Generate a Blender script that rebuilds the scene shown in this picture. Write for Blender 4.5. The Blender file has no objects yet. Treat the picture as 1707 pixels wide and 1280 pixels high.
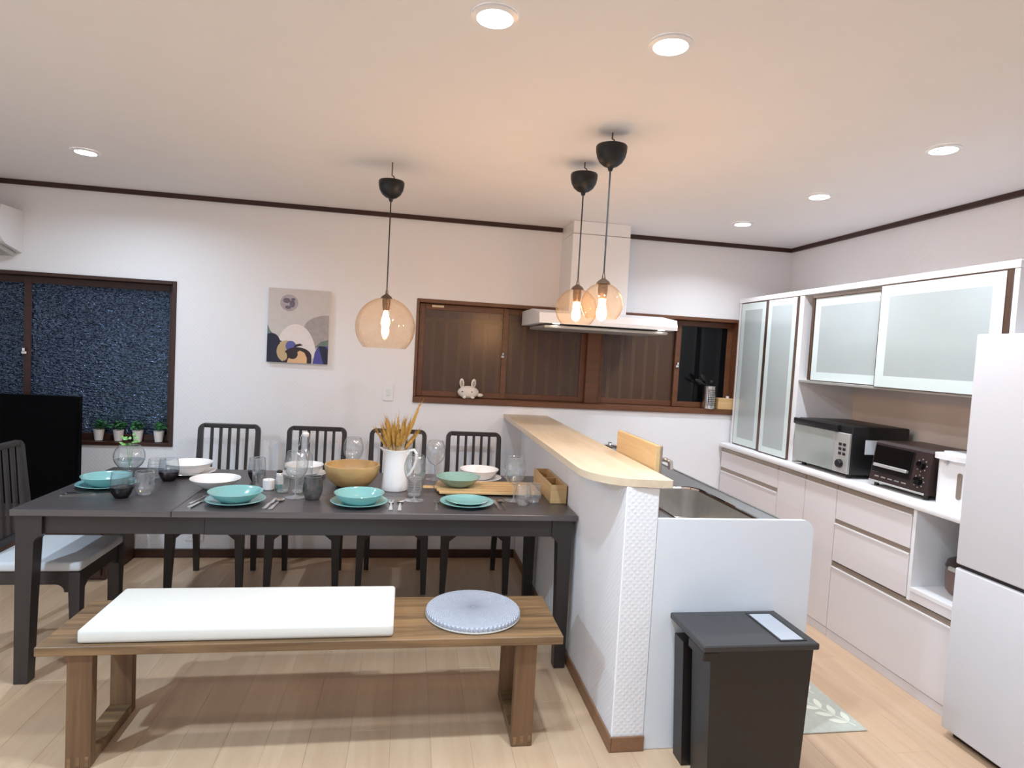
import bpy, bmesh, math, random
from math import sin, cos, pi, radians
from mathutils import Vector, Matrix
random.seed(7)
C = bpy.context.scene.collection
S = bpy.context.scene

# ---------------------------------------------------------------- camera, world, exposure
cam = bpy.data.cameras.new('camera')
cam.sensor_fit = 'HORIZONTAL'; cam.sensor_width = 36.0
cam.lens = 21.825; cam.clip_start = 0.05; cam.clip_end = 60
co = bpy.data.objects.new('camera', cam); C.objects.link(co)
rt, up, bk = (Vector(v) for v in ((.98532, -.16159, .05504), (-.04590, .05977, .99716), (-.16442, -.98505, .05147)))
m = Matrix((rt, up, bk)).transposed().to_4x4(); m.translation = (0, 0, 1.506)
co.matrix_world = m
S.camera = co
w = bpy.data.worlds.new('night'); S.world = w; w.use_nodes = True
w.node_tree.nodes['Background'].inputs[0].default_value = (.010, .014, .030, 1)
w.node_tree.nodes['Background'].inputs[1].default_value = 1.0
S.view_settings.view_transform = 'Standard'; S.view_settings.look = 'None'
S.view_settings.gamma = 1; S.view_settings.use_curve_mapping = False
S.view_settings.exposure = 0.12
S.cycles.transparent_max_bounces = 32
S.cycles.max_bounces = 10
DOWN_W, DOWN_COL = 18.5, (.67, .845, 1.0)       # each ceiling downlight
BULB_W, BULB_COL = 210.0, (1.0, .60, .27)       # glow of each pendant bulb

# ---------------------------------------------------------------- materials
def new_mat(name):
    mt = bpy.data.materials.new(name); mt.use_nodes = True
    nt = mt.node_tree
    return mt, nt, nt.nodes['Principled BSDF']
def srgb(r, g, b):
    f = lambda c: (c/255/12.92) if c/255 <= .04045 else ((c/255+.055)/1.055)**2.4
    return (f(r), f(g), f(b), 1)
def lnk(nt, a, b): nt.links.new(a, b)
def plain(name, col, rough=.5, metal=0, var=.04, scale=6, bump=0, bscale=200, spec=.5, coat=0):
    mt, nt, p = new_mat(name)
    p.inputs['Roughness'].default_value = rough; p.inputs['Metallic'].default_value = metal
    p.inputs['Specular IOR Level'].default_value = spec
    p.inputs['Coat Weight'].default_value = coat
    tc = nt.nodes.new('ShaderNodeTexCoord'); n = nt.nodes.new('ShaderNodeTexNoise')
    n.inputs['Scale'].default_value = scale; n.inputs['Detail'].default_value = 4
    lnk(nt, tc.outputs['Object'], n.inputs['Vector'])
    r = nt.nodes.new('ShaderNodeValToRGB')
    r.color_ramp.elements[0].position = .3; r.color_ramp.elements[1].position = .7
    r.color_ramp.elements[0].color = tuple(c*(1-var) for c in col[:3])+(1,)
    r.color_ramp.elements[1].color = tuple(min(1, c*(1+var)) for c in col[:3])+(1,)
    lnk(nt, n.outputs['Fac'], r.inputs['Fac']); lnk(nt, r.outputs['Color'], p.inputs['Base Color'])
    if bump:
        n2 = nt.nodes.new('ShaderNodeTexNoise'); n2.inputs['Scale'].default_value = bscale; n2.inputs['Detail'].default_value = 3
        lnk(nt, tc.outputs['Object'], n2.inputs['Vector'])
        b = nt.nodes.new('ShaderNodeBump'); b.inputs['Strength'].default_value = bump; b.inputs['Distance'].default_value = .004
        lnk(nt, n2.outputs['Fac'], b.inputs['Height']); lnk(nt, b.outputs['Normal'], p.inputs['Normal'])
    return mt
def wood(name, c1, c2, axis='X', rough=.45, scale=1.0, contrast=.5, bump=.15, island=.0, spec=.5):
    """grain stretched along one object axis; the shade shifts a little from piece to piece"""
    mt, nt, p = new_mat(name)
    tc = nt.nodes.new('ShaderNodeTexCoord'); mp = nt.nodes.new('ShaderNodeMapping')
    s = {'X': (1.6, 26, 26), 'Y': (26, 1.6, 26), 'Z': (26, 26, 1.6)}[axis]
    mp.inputs['Scale'].default_value = tuple(v*scale for v in s)
    oi = nt.nodes.new('ShaderNodeObjectInfo')
    add = nt.nodes.new('ShaderNodeVectorMath'); add.operation = 'MULTIPLY_ADD'
    add.inputs[1].default_value = (7.3, 3.1, 5.7)
    lnk(nt, oi.outputs['Random'], add.inputs[0]); lnk(nt, tc.outputs['Object'], add.inputs[2])
    lnk(nt, add.outputs[0], mp.inputs['Vector'])
    n = nt.nodes.new('ShaderNodeTexNoise'); n.inputs['Scale'].default_value = 1.0; n.inputs['Detail'].default_value = 7
    n.inputs['Roughness'].default_value = .62; n.inputs['Distortion'].default_value = .6
    lnk(nt, mp.outputs[0], n.inputs['Vector'])
    r = nt.nodes.new('ShaderNodeValToRGB')
    r.color_ramp.elements[0].position = .5-contrast/2; r.color_ramp.elements[1].position = .5+contrast/2
    r.color_ramp.elements[0].color = c1; r.color_ramp.elements[1].color = c2
    lnk(nt, n.outputs['Fac'], r.inputs['Fac'])
    hs = nt.nodes.new('ShaderNodeHueSaturation')
    mr = nt.nodes.new('ShaderNodeMapRange'); mr.inputs[3].default_value = 1-island; mr.inputs[4].default_value = 1+island
    lnk(nt, oi.outputs['Random'], mr.inputs[0]); lnk(nt, mr.outputs[0], hs.inputs['Value'])
    lnk(nt, r.outputs['Color'], hs.inputs['Color']); lnk(nt, hs.outputs['Color'], p.inputs['Base Color'])
    p.inputs['Roughness'].default_value = rough; p.inputs['Specular IOR Level'].default_value = spec
    b = nt.nodes.new('ShaderNodeBump'); b.inputs['Strength'].default_value = bump; b.inputs['Distance'].default_value = .002
    lnk(nt, n.outputs['Fac'], b.inputs['Height']); lnk(nt, b.outputs['Normal'], p.inputs['Normal'])
    return mt
def glass(name, tint=(1, 1, 1), edge=(.55, .6, .62), gloss=.05, rim=.45, rough=.01, veil=0, vcol=None):
    """thin-walled glass: tinted see-through, darker and shinier where it turns away"""
    mt, nt, p = new_mat(name); nt.nodes.remove(p)
    out = nt.nodes['Material Output']
    lw = nt.nodes.new('ShaderNodeLayerWeight'); lw.inputs['Blend'].default_value = .35
    cr = nt.nodes.new('ShaderNodeValToRGB')
    cr.color_ramp.elements[0].position = .35; cr.color_ramp.elements[1].position = .98
    cr.color_ramp.elements[0].color = tuple(tint)+(1,); cr.color_ramp.elements[1].color = tuple(edge)+(1,)
    lnk(nt, lw.outputs['Facing'], cr.inputs['Fac'])
    t = nt.nodes.new('ShaderNodeBsdfTransparent'); g = nt.nodes.new('ShaderNodeBsdfGlossy')
    lnk(nt, cr.outputs['Color'], t.inputs['Color']); g.inputs['Roughness'].default_value = rough
    mr = nt.nodes.new('ShaderNodeMapRange'); mr.inputs[1].default_value = .1; mr.inputs[2].default_value = 1
    mr.inputs[3].default_value = gloss; mr.inputs[4].default_value = rim
    pw = nt.nodes.new('ShaderNodeMath'); pw.operation = 'POWER'; pw.inputs[1].default_value = 2.2
    lnk(nt, lw.outputs['Facing'], pw.inputs[0]); lnk(nt, pw.outputs[0], mr.inputs[0])
    mx = nt.nodes.new('ShaderNodeMixShader')
    lnk(nt, mr.outputs[0], mx.inputs[0]); lnk(nt, t.outputs[0], mx.inputs[1]); lnk(nt, g.outputs[0], mx.inputs[2])
    if veil:      # pale haze painted into the glass, imitating bright reflections and glow
        tl = nt.nodes.new('ShaderNodeBsdfTranslucent'); tl.inputs['Color'].default_value = tuple(vcol or edge)+(1,)
        df = nt.nodes.new('ShaderNodeBsdfDiffuse'); df.inputs['Color'].default_value = tuple(vcol or edge)+(1,)
        m3 = nt.nodes.new('ShaderNodeMixShader'); lnk(nt, tl.outputs[0], m3.inputs[1]); lnk(nt, df.outputs[0], m3.inputs[2])
        m2 = nt.nodes.new('ShaderNodeMixShader'); m2.inputs[0].default_value = veil
        lnk(nt, t.outputs[0], m2.inputs[1]); lnk(nt, m3.outputs[0], m2.inputs[2]); lnk(nt, m2.outputs[0], mx.inputs[1])
    lnk(nt, mx.outputs[0], out.inputs['Surface'])
    return mt
def frosted(name, col, haze, rough, clear=.8, bump=0, bscale=60, stretch=(1, 1, 1), coat=.5, depth=.01, shine=0):
    """obscured window glass: haze in the glass, partly see-through, glossy skin"""
    mt, nt, p = new_mat(name); out = nt.nodes['Material Output']
    p.inputs['Base Color'].default_value = col; p.inputs['Roughness'].default_value = rough
    p.inputs['Specular IOR Level'].default_value = coat
    t = nt.nodes.new('ShaderNodeBsdfTransparent'); t.inputs['Color'].default_value = (clear, clear, clear, 1)
    mx = nt.nodes.new('ShaderNodeMixShader'); mx.inputs[0].default_value = haze
    lnk(nt, t.outputs[0], mx.inputs[1]); lnk(nt, p.outputs[0], mx.inputs[2]); lnk(nt, mx.outputs[0], out.inputs['Surface'])
    if bump:
        tc = nt.nodes.new('ShaderNodeTexCoord'); mp = nt.nodes.new('ShaderNodeMapping'); mp.inputs['Scale'].default_value = stretch
        n = nt.nodes.new('ShaderNodeTexNoise'); n.inputs['Scale'].default_value = bscale; n.inputs['Detail'].default_value = 2
        b = nt.nodes.new('ShaderNodeBump'); b.inputs['Strength'].default_value = bump; b.inputs['Distance'].default_value = depth
        lnk(nt, tc.outputs['Object'], mp.inputs[0]); lnk(nt, mp.outputs[0], n.inputs['Vector'])
        lnk(nt, n.outputs['Fac'], b.inputs['Height']); lnk(nt, b.outputs['Normal'], p.inputs['Normal'])
        if shine:      # added mirror-like skin; its blue tint stands in for bluish room light
            g = nt.nodes.new('ShaderNodeBsdfGlossy'); g.inputs['Color'].default_value = (.42, .66, 1, 1); g.inputs['Roughness'].default_value = .09
            m2 = nt.nodes.new('ShaderNodeMixShader'); m2.inputs[0].default_value = shine; lnk(nt, b.outputs['Normal'], g.inputs['Normal'])
            lnk(nt, mx.outputs[0], m2.inputs[1]); lnk(nt, g.outputs[0], m2.inputs[2]); lnk(nt, m2.outputs[0], out.inputs['Surface'])
    return mt
def emit(name, col, strength):
    mt, nt, p = new_mat(name)
    p.inputs['Base Color'].default_value = (.8, .8, .8, 1)
    p.inputs['Emission Color'].default_value = tuple(col)+(1,); p.inputs['Emission Strength'].default_value = strength
    return mt
def wallpaper(name, col):
    mt, nt, p = new_mat(name)
    p.inputs['Base Color'].default_value = col; p.inputs['Roughness'].default_value = .62
    p.inputs['Specular IOR Level'].default_value = .3
    tc = nt.nodes.new('ShaderNodeTexCoord'); hs = []
    for a in ((1, 1, 1), (1, -1, -1)):
        wv = nt.nodes.new('ShaderNodeTexWave'); wv.bands_direction = 'DIAGONAL'; wv.inputs['Scale'].default_value = 24
        mp = nt.nodes.new('ShaderNodeMapping'); mp.inputs['Scale'].default_value = a
        lnk(nt, tc.outputs['Object'], mp.inputs[0]); lnk(nt, mp.outputs[0], wv.inputs['Vector']); hs.append(wv)
    mu = nt.nodes.new('ShaderNodeMath'); mu.operation = 'MULTIPLY'
    lnk(nt, hs[0].outputs['Fac'], mu.inputs[0]); lnk(nt, hs[1].outputs['Fac'], mu.inputs[1])
    b = nt.nodes.new('ShaderNodeBump'); b.inputs['Strength'].default_value = .30; b.inputs['Distance'].default_value = .0022
    lnk(nt, mu.outputs[0], b.inputs['Height']); lnk(nt, b.outputs['Normal'], p.inputs['Normal'])
    return mt
def knit(name, col):
    """rounds of stitches about the object's own centre"""
    mt, nt, p = new_mat(name)
    p.inputs['Roughness'].default_value = .9
    tc = nt.nodes.new('ShaderNodeTexCoord'); sp = nt.nodes.new('ShaderNodeSeparateXYZ'); lnk(nt, tc.outputs['Object'], sp.inputs[0])
    an = nt.nodes.new('ShaderNodeMath'); an.operation = 'ARCTAN2'; lnk(nt, sp.outputs[1], an.inputs[0]); lnk(nt, sp.outputs[0], an.inputs[1])
    m1 = nt.nodes.new('ShaderNodeMath'); m1.operation = 'MULTIPLY'; m1.inputs[1].default_value = 64; lnk(nt, an.outputs[0], m1.inputs[0])
    s1 = nt.nodes.new('ShaderNodeMath'); s1.operation = 'SINE'; lnk(nt, m1.outputs[0], s1.inputs[0])
    ln = nt.nodes.new('ShaderNodeVectorMath'); ln.operation = 'LENGTH'; lnk(nt, tc.outputs['Object'], ln.inputs[0])
    m2 = nt.nodes.new('ShaderNodeMath'); m2.operation = 'MULTIPLY'; m2.inputs[1].default_value = 620; lnk(nt, ln.outputs[1], m2.inputs[0])
    s2 = nt.nodes.new('ShaderNodeMath'); s2.operation = 'SINE'; lnk(nt, m2.outputs[0], s2.inputs[0])
    ad = nt.nodes.new('ShaderNodeMath'); ad.operation = 'MULTIPLY'; lnk(nt, s1.outputs[0], ad.inputs[0]); lnk(nt, s2.outputs[0], ad.inputs[1])
    r = nt.nodes.new('ShaderNodeMapRange'); r.inputs[1].default_value = -1; r.inputs[3].default_value = .84; r.inputs[4].default_value = 1.06
    lnk(nt, ad.outputs[0], r.inputs[0])
    mx = nt.nodes.new('ShaderNodeVectorMath'); mx.operation = 'SCALE'; mx.inputs[0].default_value = col[:3]
    lnk(nt, r.outputs[0], mx.inputs['Scale']); lnk(nt, mx.outputs[0], p.inputs['Base Color'])
    b = nt.nodes.new('ShaderNodeBump'); b.inputs['Strength'].default_value = .8; b.inputs['Distance'].default_value = .004
    lnk(nt, ad.outputs[0], b.inputs['Height']); lnk(nt, b.outputs['Normal'], p.inputs['Normal'])
    return mt

M = {}
M['paper'] = wallpaper('wallpaper', srgb(238, 236, 238))
M['ceil'] = plain('ceiling_paper', srgb(236, 231, 230), .8, var=.01, bump=.1, bscale=300, spec=.2)
M['plank'] = wood('floor_plank', srgb(190, 153, 120), srgb(218, 186, 154), 'Y', .33, .55, .6, .04, .03, .65)
M['subfloor'] = plain('subfloor', srgb(120, 85, 60), .8)
M['darktrim'] = wood('dark_trim', srgb(44, 22, 16), srgb(66, 36, 26), 'X', .45, 1, .6, .1)
M['brownwood'] = wood('brown_wood', srgb(84, 50, 32), srgb(122, 78, 50), 'X', .4, 1, .6, .1)
M['basetrim'] = wood('base_trim', srgb(120, 84, 58), srgb(150, 108, 78), 'Y', .45, 1, .6, .1)
M['darkbase'] = wood('dark_base', srgb(58, 34, 24), srgb(82, 50, 36), 'X', .45, 1, .6, .1)
M['black_wood'] = wood('black_brown_stain', srgb(29, 24, 25), srgb(48, 40, 39), 'X', .42, 1, .6, .12, spec=.6)
M['black_wood_z'] = wood('black_brown_stain_upright', srgb(29, 24, 25), srgb(48, 40, 39), 'Z', .42, 1, .6, .12, spec=.6)
M['tabletop'] = wood('tabletop_stain_sheen', srgb(56, 51, 52), srgb(90, 82, 82), 'X', .32, 1, .6, .10, .05, spec=1.0)  # stain colour lightened to imitate the grey sheen on the top
M['oak'] = wood('brown_oak', srgb(82, 62, 42), srgb(150, 116, 80), 'X', .48, .9, .36, .4)
M['oak_z'] = wood('brown_oak_upright', srgb(88, 62, 42), srgb(132, 98, 68), 'Z', .5, .9, .5, .25)
M['ash'] = wood('pale_ash', srgb(200, 176, 146), srgb(224, 205, 180), 'Y', .35, .8, .6, .06)
M['bamboo'] = wood('bamboo', srgb(190, 150, 100), srgb(222, 186, 134), 'X', .42, 1.2, .6, .1, .04)
M['bamboo_y'] = wood('bamboo_lengthwise', srgb(188, 150, 104), srgb(214, 180, 132), 'Y', .42, 1.2, .6, .1, .02)
M['bowlwood'] = wood('bowl_wood', srgb(176, 136, 84), srgb(212, 174, 118), 'X', .42, .6, .6, .06)
M['white'] = plain('white_lacquer', srgb(238, 236, 237), .32, var=.01)
M['whitematte'] = plain('white_matte', srgb(236, 236, 238), .55, var=.01)
M['door_white'] = plain('door_laminate', srgb(226, 219, 219), .35, var=.01)
M['fridge'] = plain('fridge_white', srgb(214, 212, 216), .4, var=.008)
M['panelwhite'] = plain('splash_panel', srgb(228, 230, 235), .35, var=.01)
M['beige'] = plain('niche_back', srgb(226, 208, 196), .6, var=.02)
M['taupe'] = plain('taupe_handle_strip', srgb(160, 144, 130), .35, .5, var=.03)
M['bronze'] = plain('bronze_profile', srgb(104, 84, 72), .32, .6, var=.05)
M['frost'] = plain('frosted_door_glass', srgb(176, 184, 184), .18, var=.01, coat=.4)
M['frostedge'] = plain('frosted_border_glass', srgb(216, 228, 226), .16, var=.005, coat=.4)
M['steel'] = plain('stainless', (.52, .50, .47, 1), .32, .9, var=.05, scale=30)
M['steeldark'] = plain('stainless_top', (.40, .40, .40, 1), .34, .85, var=.04, scale=40)
M['chrome'] = plain('chrome', (.78, .78, .78, 1), .08, 1, var=.01)
M['cutlery'] = plain('cutlery_steel', (.72, .71, .69, 1), .16, 1, var=.01)
M['black'] = plain('black_plastic', srgb(20, 19, 20), .42, var=.08)
M['blackgloss'] = plain('black_gloss', srgb(8, 8, 9), .12, var=.05)
M['tvblack'] = plain('tv_black', srgb(3, 3, 4), .6, var=.03, spec=.04)
M['charcoal'] = plain('charcoal_bin', srgb(31, 27, 26), .38, var=.05)
M['charcoaltop'] = plain('charcoal_lid', srgb(52, 50, 50), .38, var=.04)
M['binlabel'] = plain('lid_inset', srgb(172, 174, 180), .4, var=.02)
M['teal'] = plain('teal_stoneware', srgb(132, 184, 182), .14, var=.03, coat=.4)
M['tealdark'] = plain('teal_stoneware_outside', srgb(70, 160, 156), .2, var=.04, coat=.3)
M['sage'] = plain('sage_stoneware', srgb(138, 170, 158), .18, var=.03, coat=.3)
M['porcelain'] = plain('white_porcelain', srgb(243, 238, 235), .14, var=.01, coat=.3)
M['cushion'] = plain('white_cushion', srgb(224, 220, 212), .8, var=.015, bump=.05, bscale=500)
M['seatpad'] = plain('light_grey_seat', srgb(212, 212, 214), .85, var=.02, bump=.12, bscale=700)
M['knit'] = knit('grey_knit', srgb(186, 190, 203))
M['plush'] = plain('white_plush', srgb(236, 226, 216), .95, var=.03, bump=.5, bscale=300)
M['plushpink'] = plain('grey_plush', srgb(168, 160, 146), .95, var=.03)
M['leaf'] = plain('leaf_green', srgb(58, 118, 64), .5, var=.35, scale=40)
M['leaflight'] = plain('leaf_light', srgb(120, 176, 92), .5, var=.2, scale=60)
M['wheat'] = plain('dried_wheat', srgb(186, 140, 66), .7, var=.22, scale=60)
M['straw'] = plain('straw', srgb(206, 176, 120), .7, var=.1, scale=40)
M['clear'] = glass('clear_glass', (.955, .965, .97), (.62, .66, .68), .17, .95, rough=.03, veil=.08, vcol=(.9, .92, .94))
M['thick'] = glass('thick_clear_glass', (.93, .94, .94), (.66, .70, .72), .24, .85, rough=.04, veil=.26, vcol=(.9, .92, .94))
M['smoke'] = glass('smoked_glass', (.50, .50, .50), (.20, .20, .21), .10, .6, rough=.03, veil=.06, vcol=(.5, .5, .5))
M['tinthi'] = glass('faint_grey_glass', (.84, .88, .90), (.46, .50, .54), .08, .7, rough=.03, veil=.05, vcol=(.8, .85, .9))
M['tintlo'] = glass('dark_grey_glass_base', (.16, .15, .18), (.05, .05, .06), .08, .4)
M['amber'] = glass('amber_glass', (.965, .885, .79), (.84, .66, .48), .07, .55, veil=.015)
M['water'] = glass('water', (.90, .93, .94), (.6, .65, .68), .10, .4)
M['bulbglow'] = emit('bulb_glow', BULB_COL, BULB_W)
M['lampglow'] = emit('downlight_glow', (.95, .98, 1), 30)
M['hoodglow'] = emit('hood_lamp_glow', (1, .97, .92), 6)
M['winblue'] = frosted('patterned_night_glass', (.006, .014, .040, 1), .94, .10, .5, .85, 60, (.55, 1, 1.5), .6, .040, shine=.20)
M['winbrown'] = frosted('obscure_night_glass', srgb(104, 74, 50), .52, .26, .90, .06, 90, (1, 1, 1), .8)
M['winblack'] = frosted('dark_night_glass', (.006, .006, .006, 1), .7, .06, .6, coat=.4)
M['rug'] = plain('sage_rug', srgb(192, 192, 178), .95, var=.05, scale=40, bump=.4, bscale=400)
M['ruglight'] = plain('cream_rug_pile', srgb(232, 230, 212), .95, var=.03, bump=.4, bscale=400)
M['cooker'] = plain('brown_cooker', srgb(116, 92, 84), .4, var=.05)
M['toaster'] = plain('dark_brown_toaster', srgb(62, 48, 46), .35, .3, var=.06)
M['ovenglass'] = plain('oven_glass', srgb(168, 174, 168), .12, .35, var=.04, coat=.3)
M['silver'] = plain('silver_plastic', srgb(186, 184, 180), .35, .4, var=.03)
M['alu'] = plain('galvanised_bar', srgb(236, 212, 180), .5, 0, var=.05)

# ---------------------------------------------------------------- mesh helpers
class MB:
    """gathers shapes and links them as ONE mesh object"""
    def __init__(s): s.bm = bmesh.new(); s.mi = 0
    def _mark(s, faces):
        for f in faces: f.material_index = s.mi
    def box(s, x0, x1, y0, y1, z0, z1, bev=0, seg=1, rot=None, ctr=None):
        t = bmesh.new(); bmesh.ops.create_cube(t, size=1)
        bmesh.ops.scale(t, vec=(abs(x1-x0), abs(y1-y0), abs(z1-z0)), verts=t.verts)
        if bev: bmesh.ops.bevel(t, geom=t.edges[:], offset=bev, segments=seg, profile=.5, affect='EDGES')
        if rot is not None: bmesh.ops.transform(t, matrix=rot, verts=t.verts)
        bmesh.ops.translate(t, vec=((x0+x1)/2, (y0+y1)/2, (z0+z1)/2), verts=t.verts)
        return s._join(t)
    def _join(s, t):
        mp = {v: s.bm.verts.new(v.co) for v in t.verts}
        for f in t.faces:
            try: s._mark([s.bm.faces.new([mp[v] for v in f.verts])])
            except ValueError: pass
        t.free(); return s
    def lathe(s, prof, cx=0, cy=0, seg=28, cz=0):
        """prof: (radius, z) from one end to the other; radius 0 closes it"""
        rings = []
        for r, z in prof:
            if r <= 1e-6: rings.append([s.bm.verts.new((cx, cy, cz+z))])
            else: rings.append([s.bm.verts.new((cx+r*cos(2*pi*i/seg), cy+r*sin(2*pi*i/seg), cz+z)) for i in range(seg)])
        fs = []
        for a, b in zip(rings, rings[1:]):
            for i in range(seg):
                j = (i+1) % seg
                if len(a) == 1 and len(b) == 1: continue
                if len(a) == 1: fs.append(s.bm.faces.new((a[0], b[j], b[i])))
                elif len(b) == 1: fs.append(s.bm.faces.new((a[i], a[j], b[0])))
                else: fs.append(s.bm.faces.new((a[i], a[j], b[j], b[i])))
        s._mark(fs); return s
    def tube(s, pts, r, seg=8, cap=True):
        pts = [Vector(p) for p in pts]; n = len(pts)
        rr = r if isinstance(r, (list, tuple)) else [r]*n
        rings = []; ref = None
        for i, p in enumerate(pts):
            d = (pts[min(i+1, n-1)]-pts[max(i-1, 0)]).normalized()
            if ref is None: ref = d.orthogonal().normalized()
            ref = (ref-d*ref.dot(d)).normalized(); q = d.cross(ref)
            rings.append([s.bm.verts.new(p+(ref*cos(2*pi*k/seg)+q*sin(2*pi*k/seg))*rr[i]) for k in range(seg)])
        fs = []
        for a, b in zip(rings, rings[1:]):
            for k in range(seg):
                l = (k+1) % seg; fs.append(s.bm.faces.new((a[k], a[l], b[l], b[k])))
        if cap: fs.append(s.bm.faces.new(rings[0][::-1])); fs.append(s.bm.faces.new(rings[-1]))
        s._mark(fs); return s
    def prism(s, poly, axis, t0, t1):
        """poly in the plane across axis: X->(y,z)  Y->(x,z)  Z->(x,y)"""
        put = {'X': lambda a, b, t: (t, a, b), 'Y': lambda a, b, t: (a, t, b), 'Z': lambda a, b, t: (a, b, t)}[axis]
        A = [s.bm.verts.new(put(a, b, t0)) for a, b in poly]; B = [s.bm.verts.new(put(a, b, t1)) for a, b in poly]
        n = len(poly); fs = [s.bm.faces.new(A[::-1]), s.bm.faces.new(B)]
        for i in range(n):
            j = (i+1) % n; fs.append(s.bm.faces.new((A[i], A[j], B[j], B[i])))
        s._mark(fs); return s
    def ball(s, c, r, u=14, v=10):
        t = bmesh.new(); bmesh.ops.create_uvsphere(t, u_segments=u, v_segments=v, radius=1)
        r = r if isinstance(r, (list, tuple)) else (r, r, r)
        bmesh.ops.scale(t, vec=r, verts=t.verts); bmesh.ops.translate(t, vec=c, verts=t.verts)
        return s._join(t)
    def quadstrip(s, L, R):
        a = [s.bm.verts.new(p) for p in L]; b = [s.bm.verts.new(p) for p in R]
        s._mark([s.bm.faces.new((a[i], b[i], b[i+1], a[i+1])) for i in range(len(L)-1)]); return s
    def move(s, mat): bmesh.ops.transform(s.bm, matrix=mat, verts=s.bm.verts); return s
    def build(s, name, mats, parent=None, smooth=True, angle=32, flip=True, kind=None, label=None, loc=None):
        if flip: bmesh.ops.recalc_face_normals(s.bm, faces=s.bm.faces)
        me = bpy.data.meshes.new(name); s.bm.to_mesh(me); s.bm.free()
        for mm in (mats if isinstance(mats, list) else [mats]): me.materials.append(mm)
        if smooth:
            me.polygons.foreach_set('use_smooth', [True]*len(me.polygons)); me.set_sharp_from_angle(angle=radians(angle))
        o = bpy.data.objects.new(name, me); C.objects.link(o)
        if parent: o.parent = parent
        if loc: o.location = loc
        if kind: o['kind'] = kind
        if label: o['label'] = label
        return o
def tag(o, label, cat, group=None):
    o['label'] = label; o['category'] = cat
    if group: o['group'] = group
    return o
def thing(name, label, cat, loc=(0, 0, 0), rz=0, group=None):
    o = bpy.data.objects.new(name, None); C.objects.link(o); o.empty_display_size = .05
    o.location = loc; o.rotation_euler = (0, 0, rz)
    return tag(o, label, cat, group)
def structure(name, loc=(0, 0, 0)):
    o = bpy.data.objects.new(name, None); C.objects.link(o); o.location = loc; o['kind'] = 'structure'; return o
def copy_tree(o, parent=None):
    c = o.copy(); C.objects.link(c)
    if parent: c.parent = parent
    for ch in list(o.children): copy_tree(ch, c)
    return c
def again(o, label, loc, rz=0):
    c = copy_tree(o); c.location = loc; c.rotation_euler = (0, 0, rz); c['label'] = label; return c
def rrect(x0, x1, y0, y1, r, seg=6):
    pts = []
    for cx, cy, a in ((x1-r, y1-r, 0), (x0+r, y1-r, 90), (x0+r, y0+r, 180), (x1-r, y0+r, 270)):
        for k in range(seg+1):
            t = radians(a+90*k/seg); pts.append((cx+r*cos(t), cy+r*sin(t)))
    return pts

# ---------------------------------------------------------------- the room
XL, XR, YB, YN, ZC = -3.35, 2.863, 4.42, -2.6, 2.413
W1 = (-3.20, -1.53, .75, 1.847)      # window by the television
W2 = (.033, 2.478, 1.115, 1.845)     # long window above the kitchen
MB().box(XL-.1, XR+.1, YN-.1, YB+.15, -.06, -.012).build('floor', M['subfloor'], kind='structure', smooth=False)
FL = bpy.data.objects['floor']
PW, PL = .152, 1.818
pm = None
ix = 0; x = XL
while x < XR-.001:
    x1 = min(x+PW, XR); y = YN-(ix*7 % 12)/12*PL
    while y < YB:
        y0, y1 = max(y, YN), min(y+PL, YB)
        if y1-y0 > .02:
            full = abs(y1-y0-PL) < 1e-4 and abs(x1-x-PW) < 1e-4
            if full and pm:
                o = bpy.data.objects.new('plank', pm); C.objects.link(o); o.parent = FL
            else:
                o = MB().box(-(x1-x)/2+.0002, (x1-x)/2-.0002, -(y1-y0)/2+.0002, (y1-y0)/2-.0002, -.012, 0, .0005).build('plank', M['plank'], FL, smooth=False)
                if full: pm = o.data
            o.location = ((x+x1)/2, (y0+y1)/2, 0)
        y += PL
    x = x1; ix += 1
MB().box(XL-.1, XR+.1, YN-.1, YB+.15, ZC, ZC+.08).build('ceiling', M['ceil'], kind='structure', smooth=False)
b = MB(); T = YB+.15
for x0, x1, z0, z1 in ((XL, W1[0], 0, ZC), (W1[0], W1[1], 0, W1[2]), (W1[0], W1[1], W1[3], ZC), (W1[1], W2[0], 0, ZC),
                       (W2[0], W2[1], 0, W2[2]), (W2[0], W2[1], W2[3], ZC), (W2[1], XR, 0, ZC)):
    b.box(x0, x1, YB, T, z0, z1)
b.build('wall_back', M['paper'], kind='structure', smooth=False)
MB().box(XR, XR+.1, YN, YB+.15, 0, ZC).build('wall_right', M['paper'], kind='structure', smooth=False)
MB().box(XL-.1, XL, YN, YB+.15, 0, ZC).build('wall_left', M['paper'], kind='structure', smooth=False)
MB().box(XL, XR, YN-.1, YN, 0, ZC).build('wall_rear', M['paper'], kind='structure', smooth=False)
MB().box(.826, .957, 2.198, YB-.001, 0, 1.026, .004).build('wall_counter', M['paper'], kind='structure', smooth=False)
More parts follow.
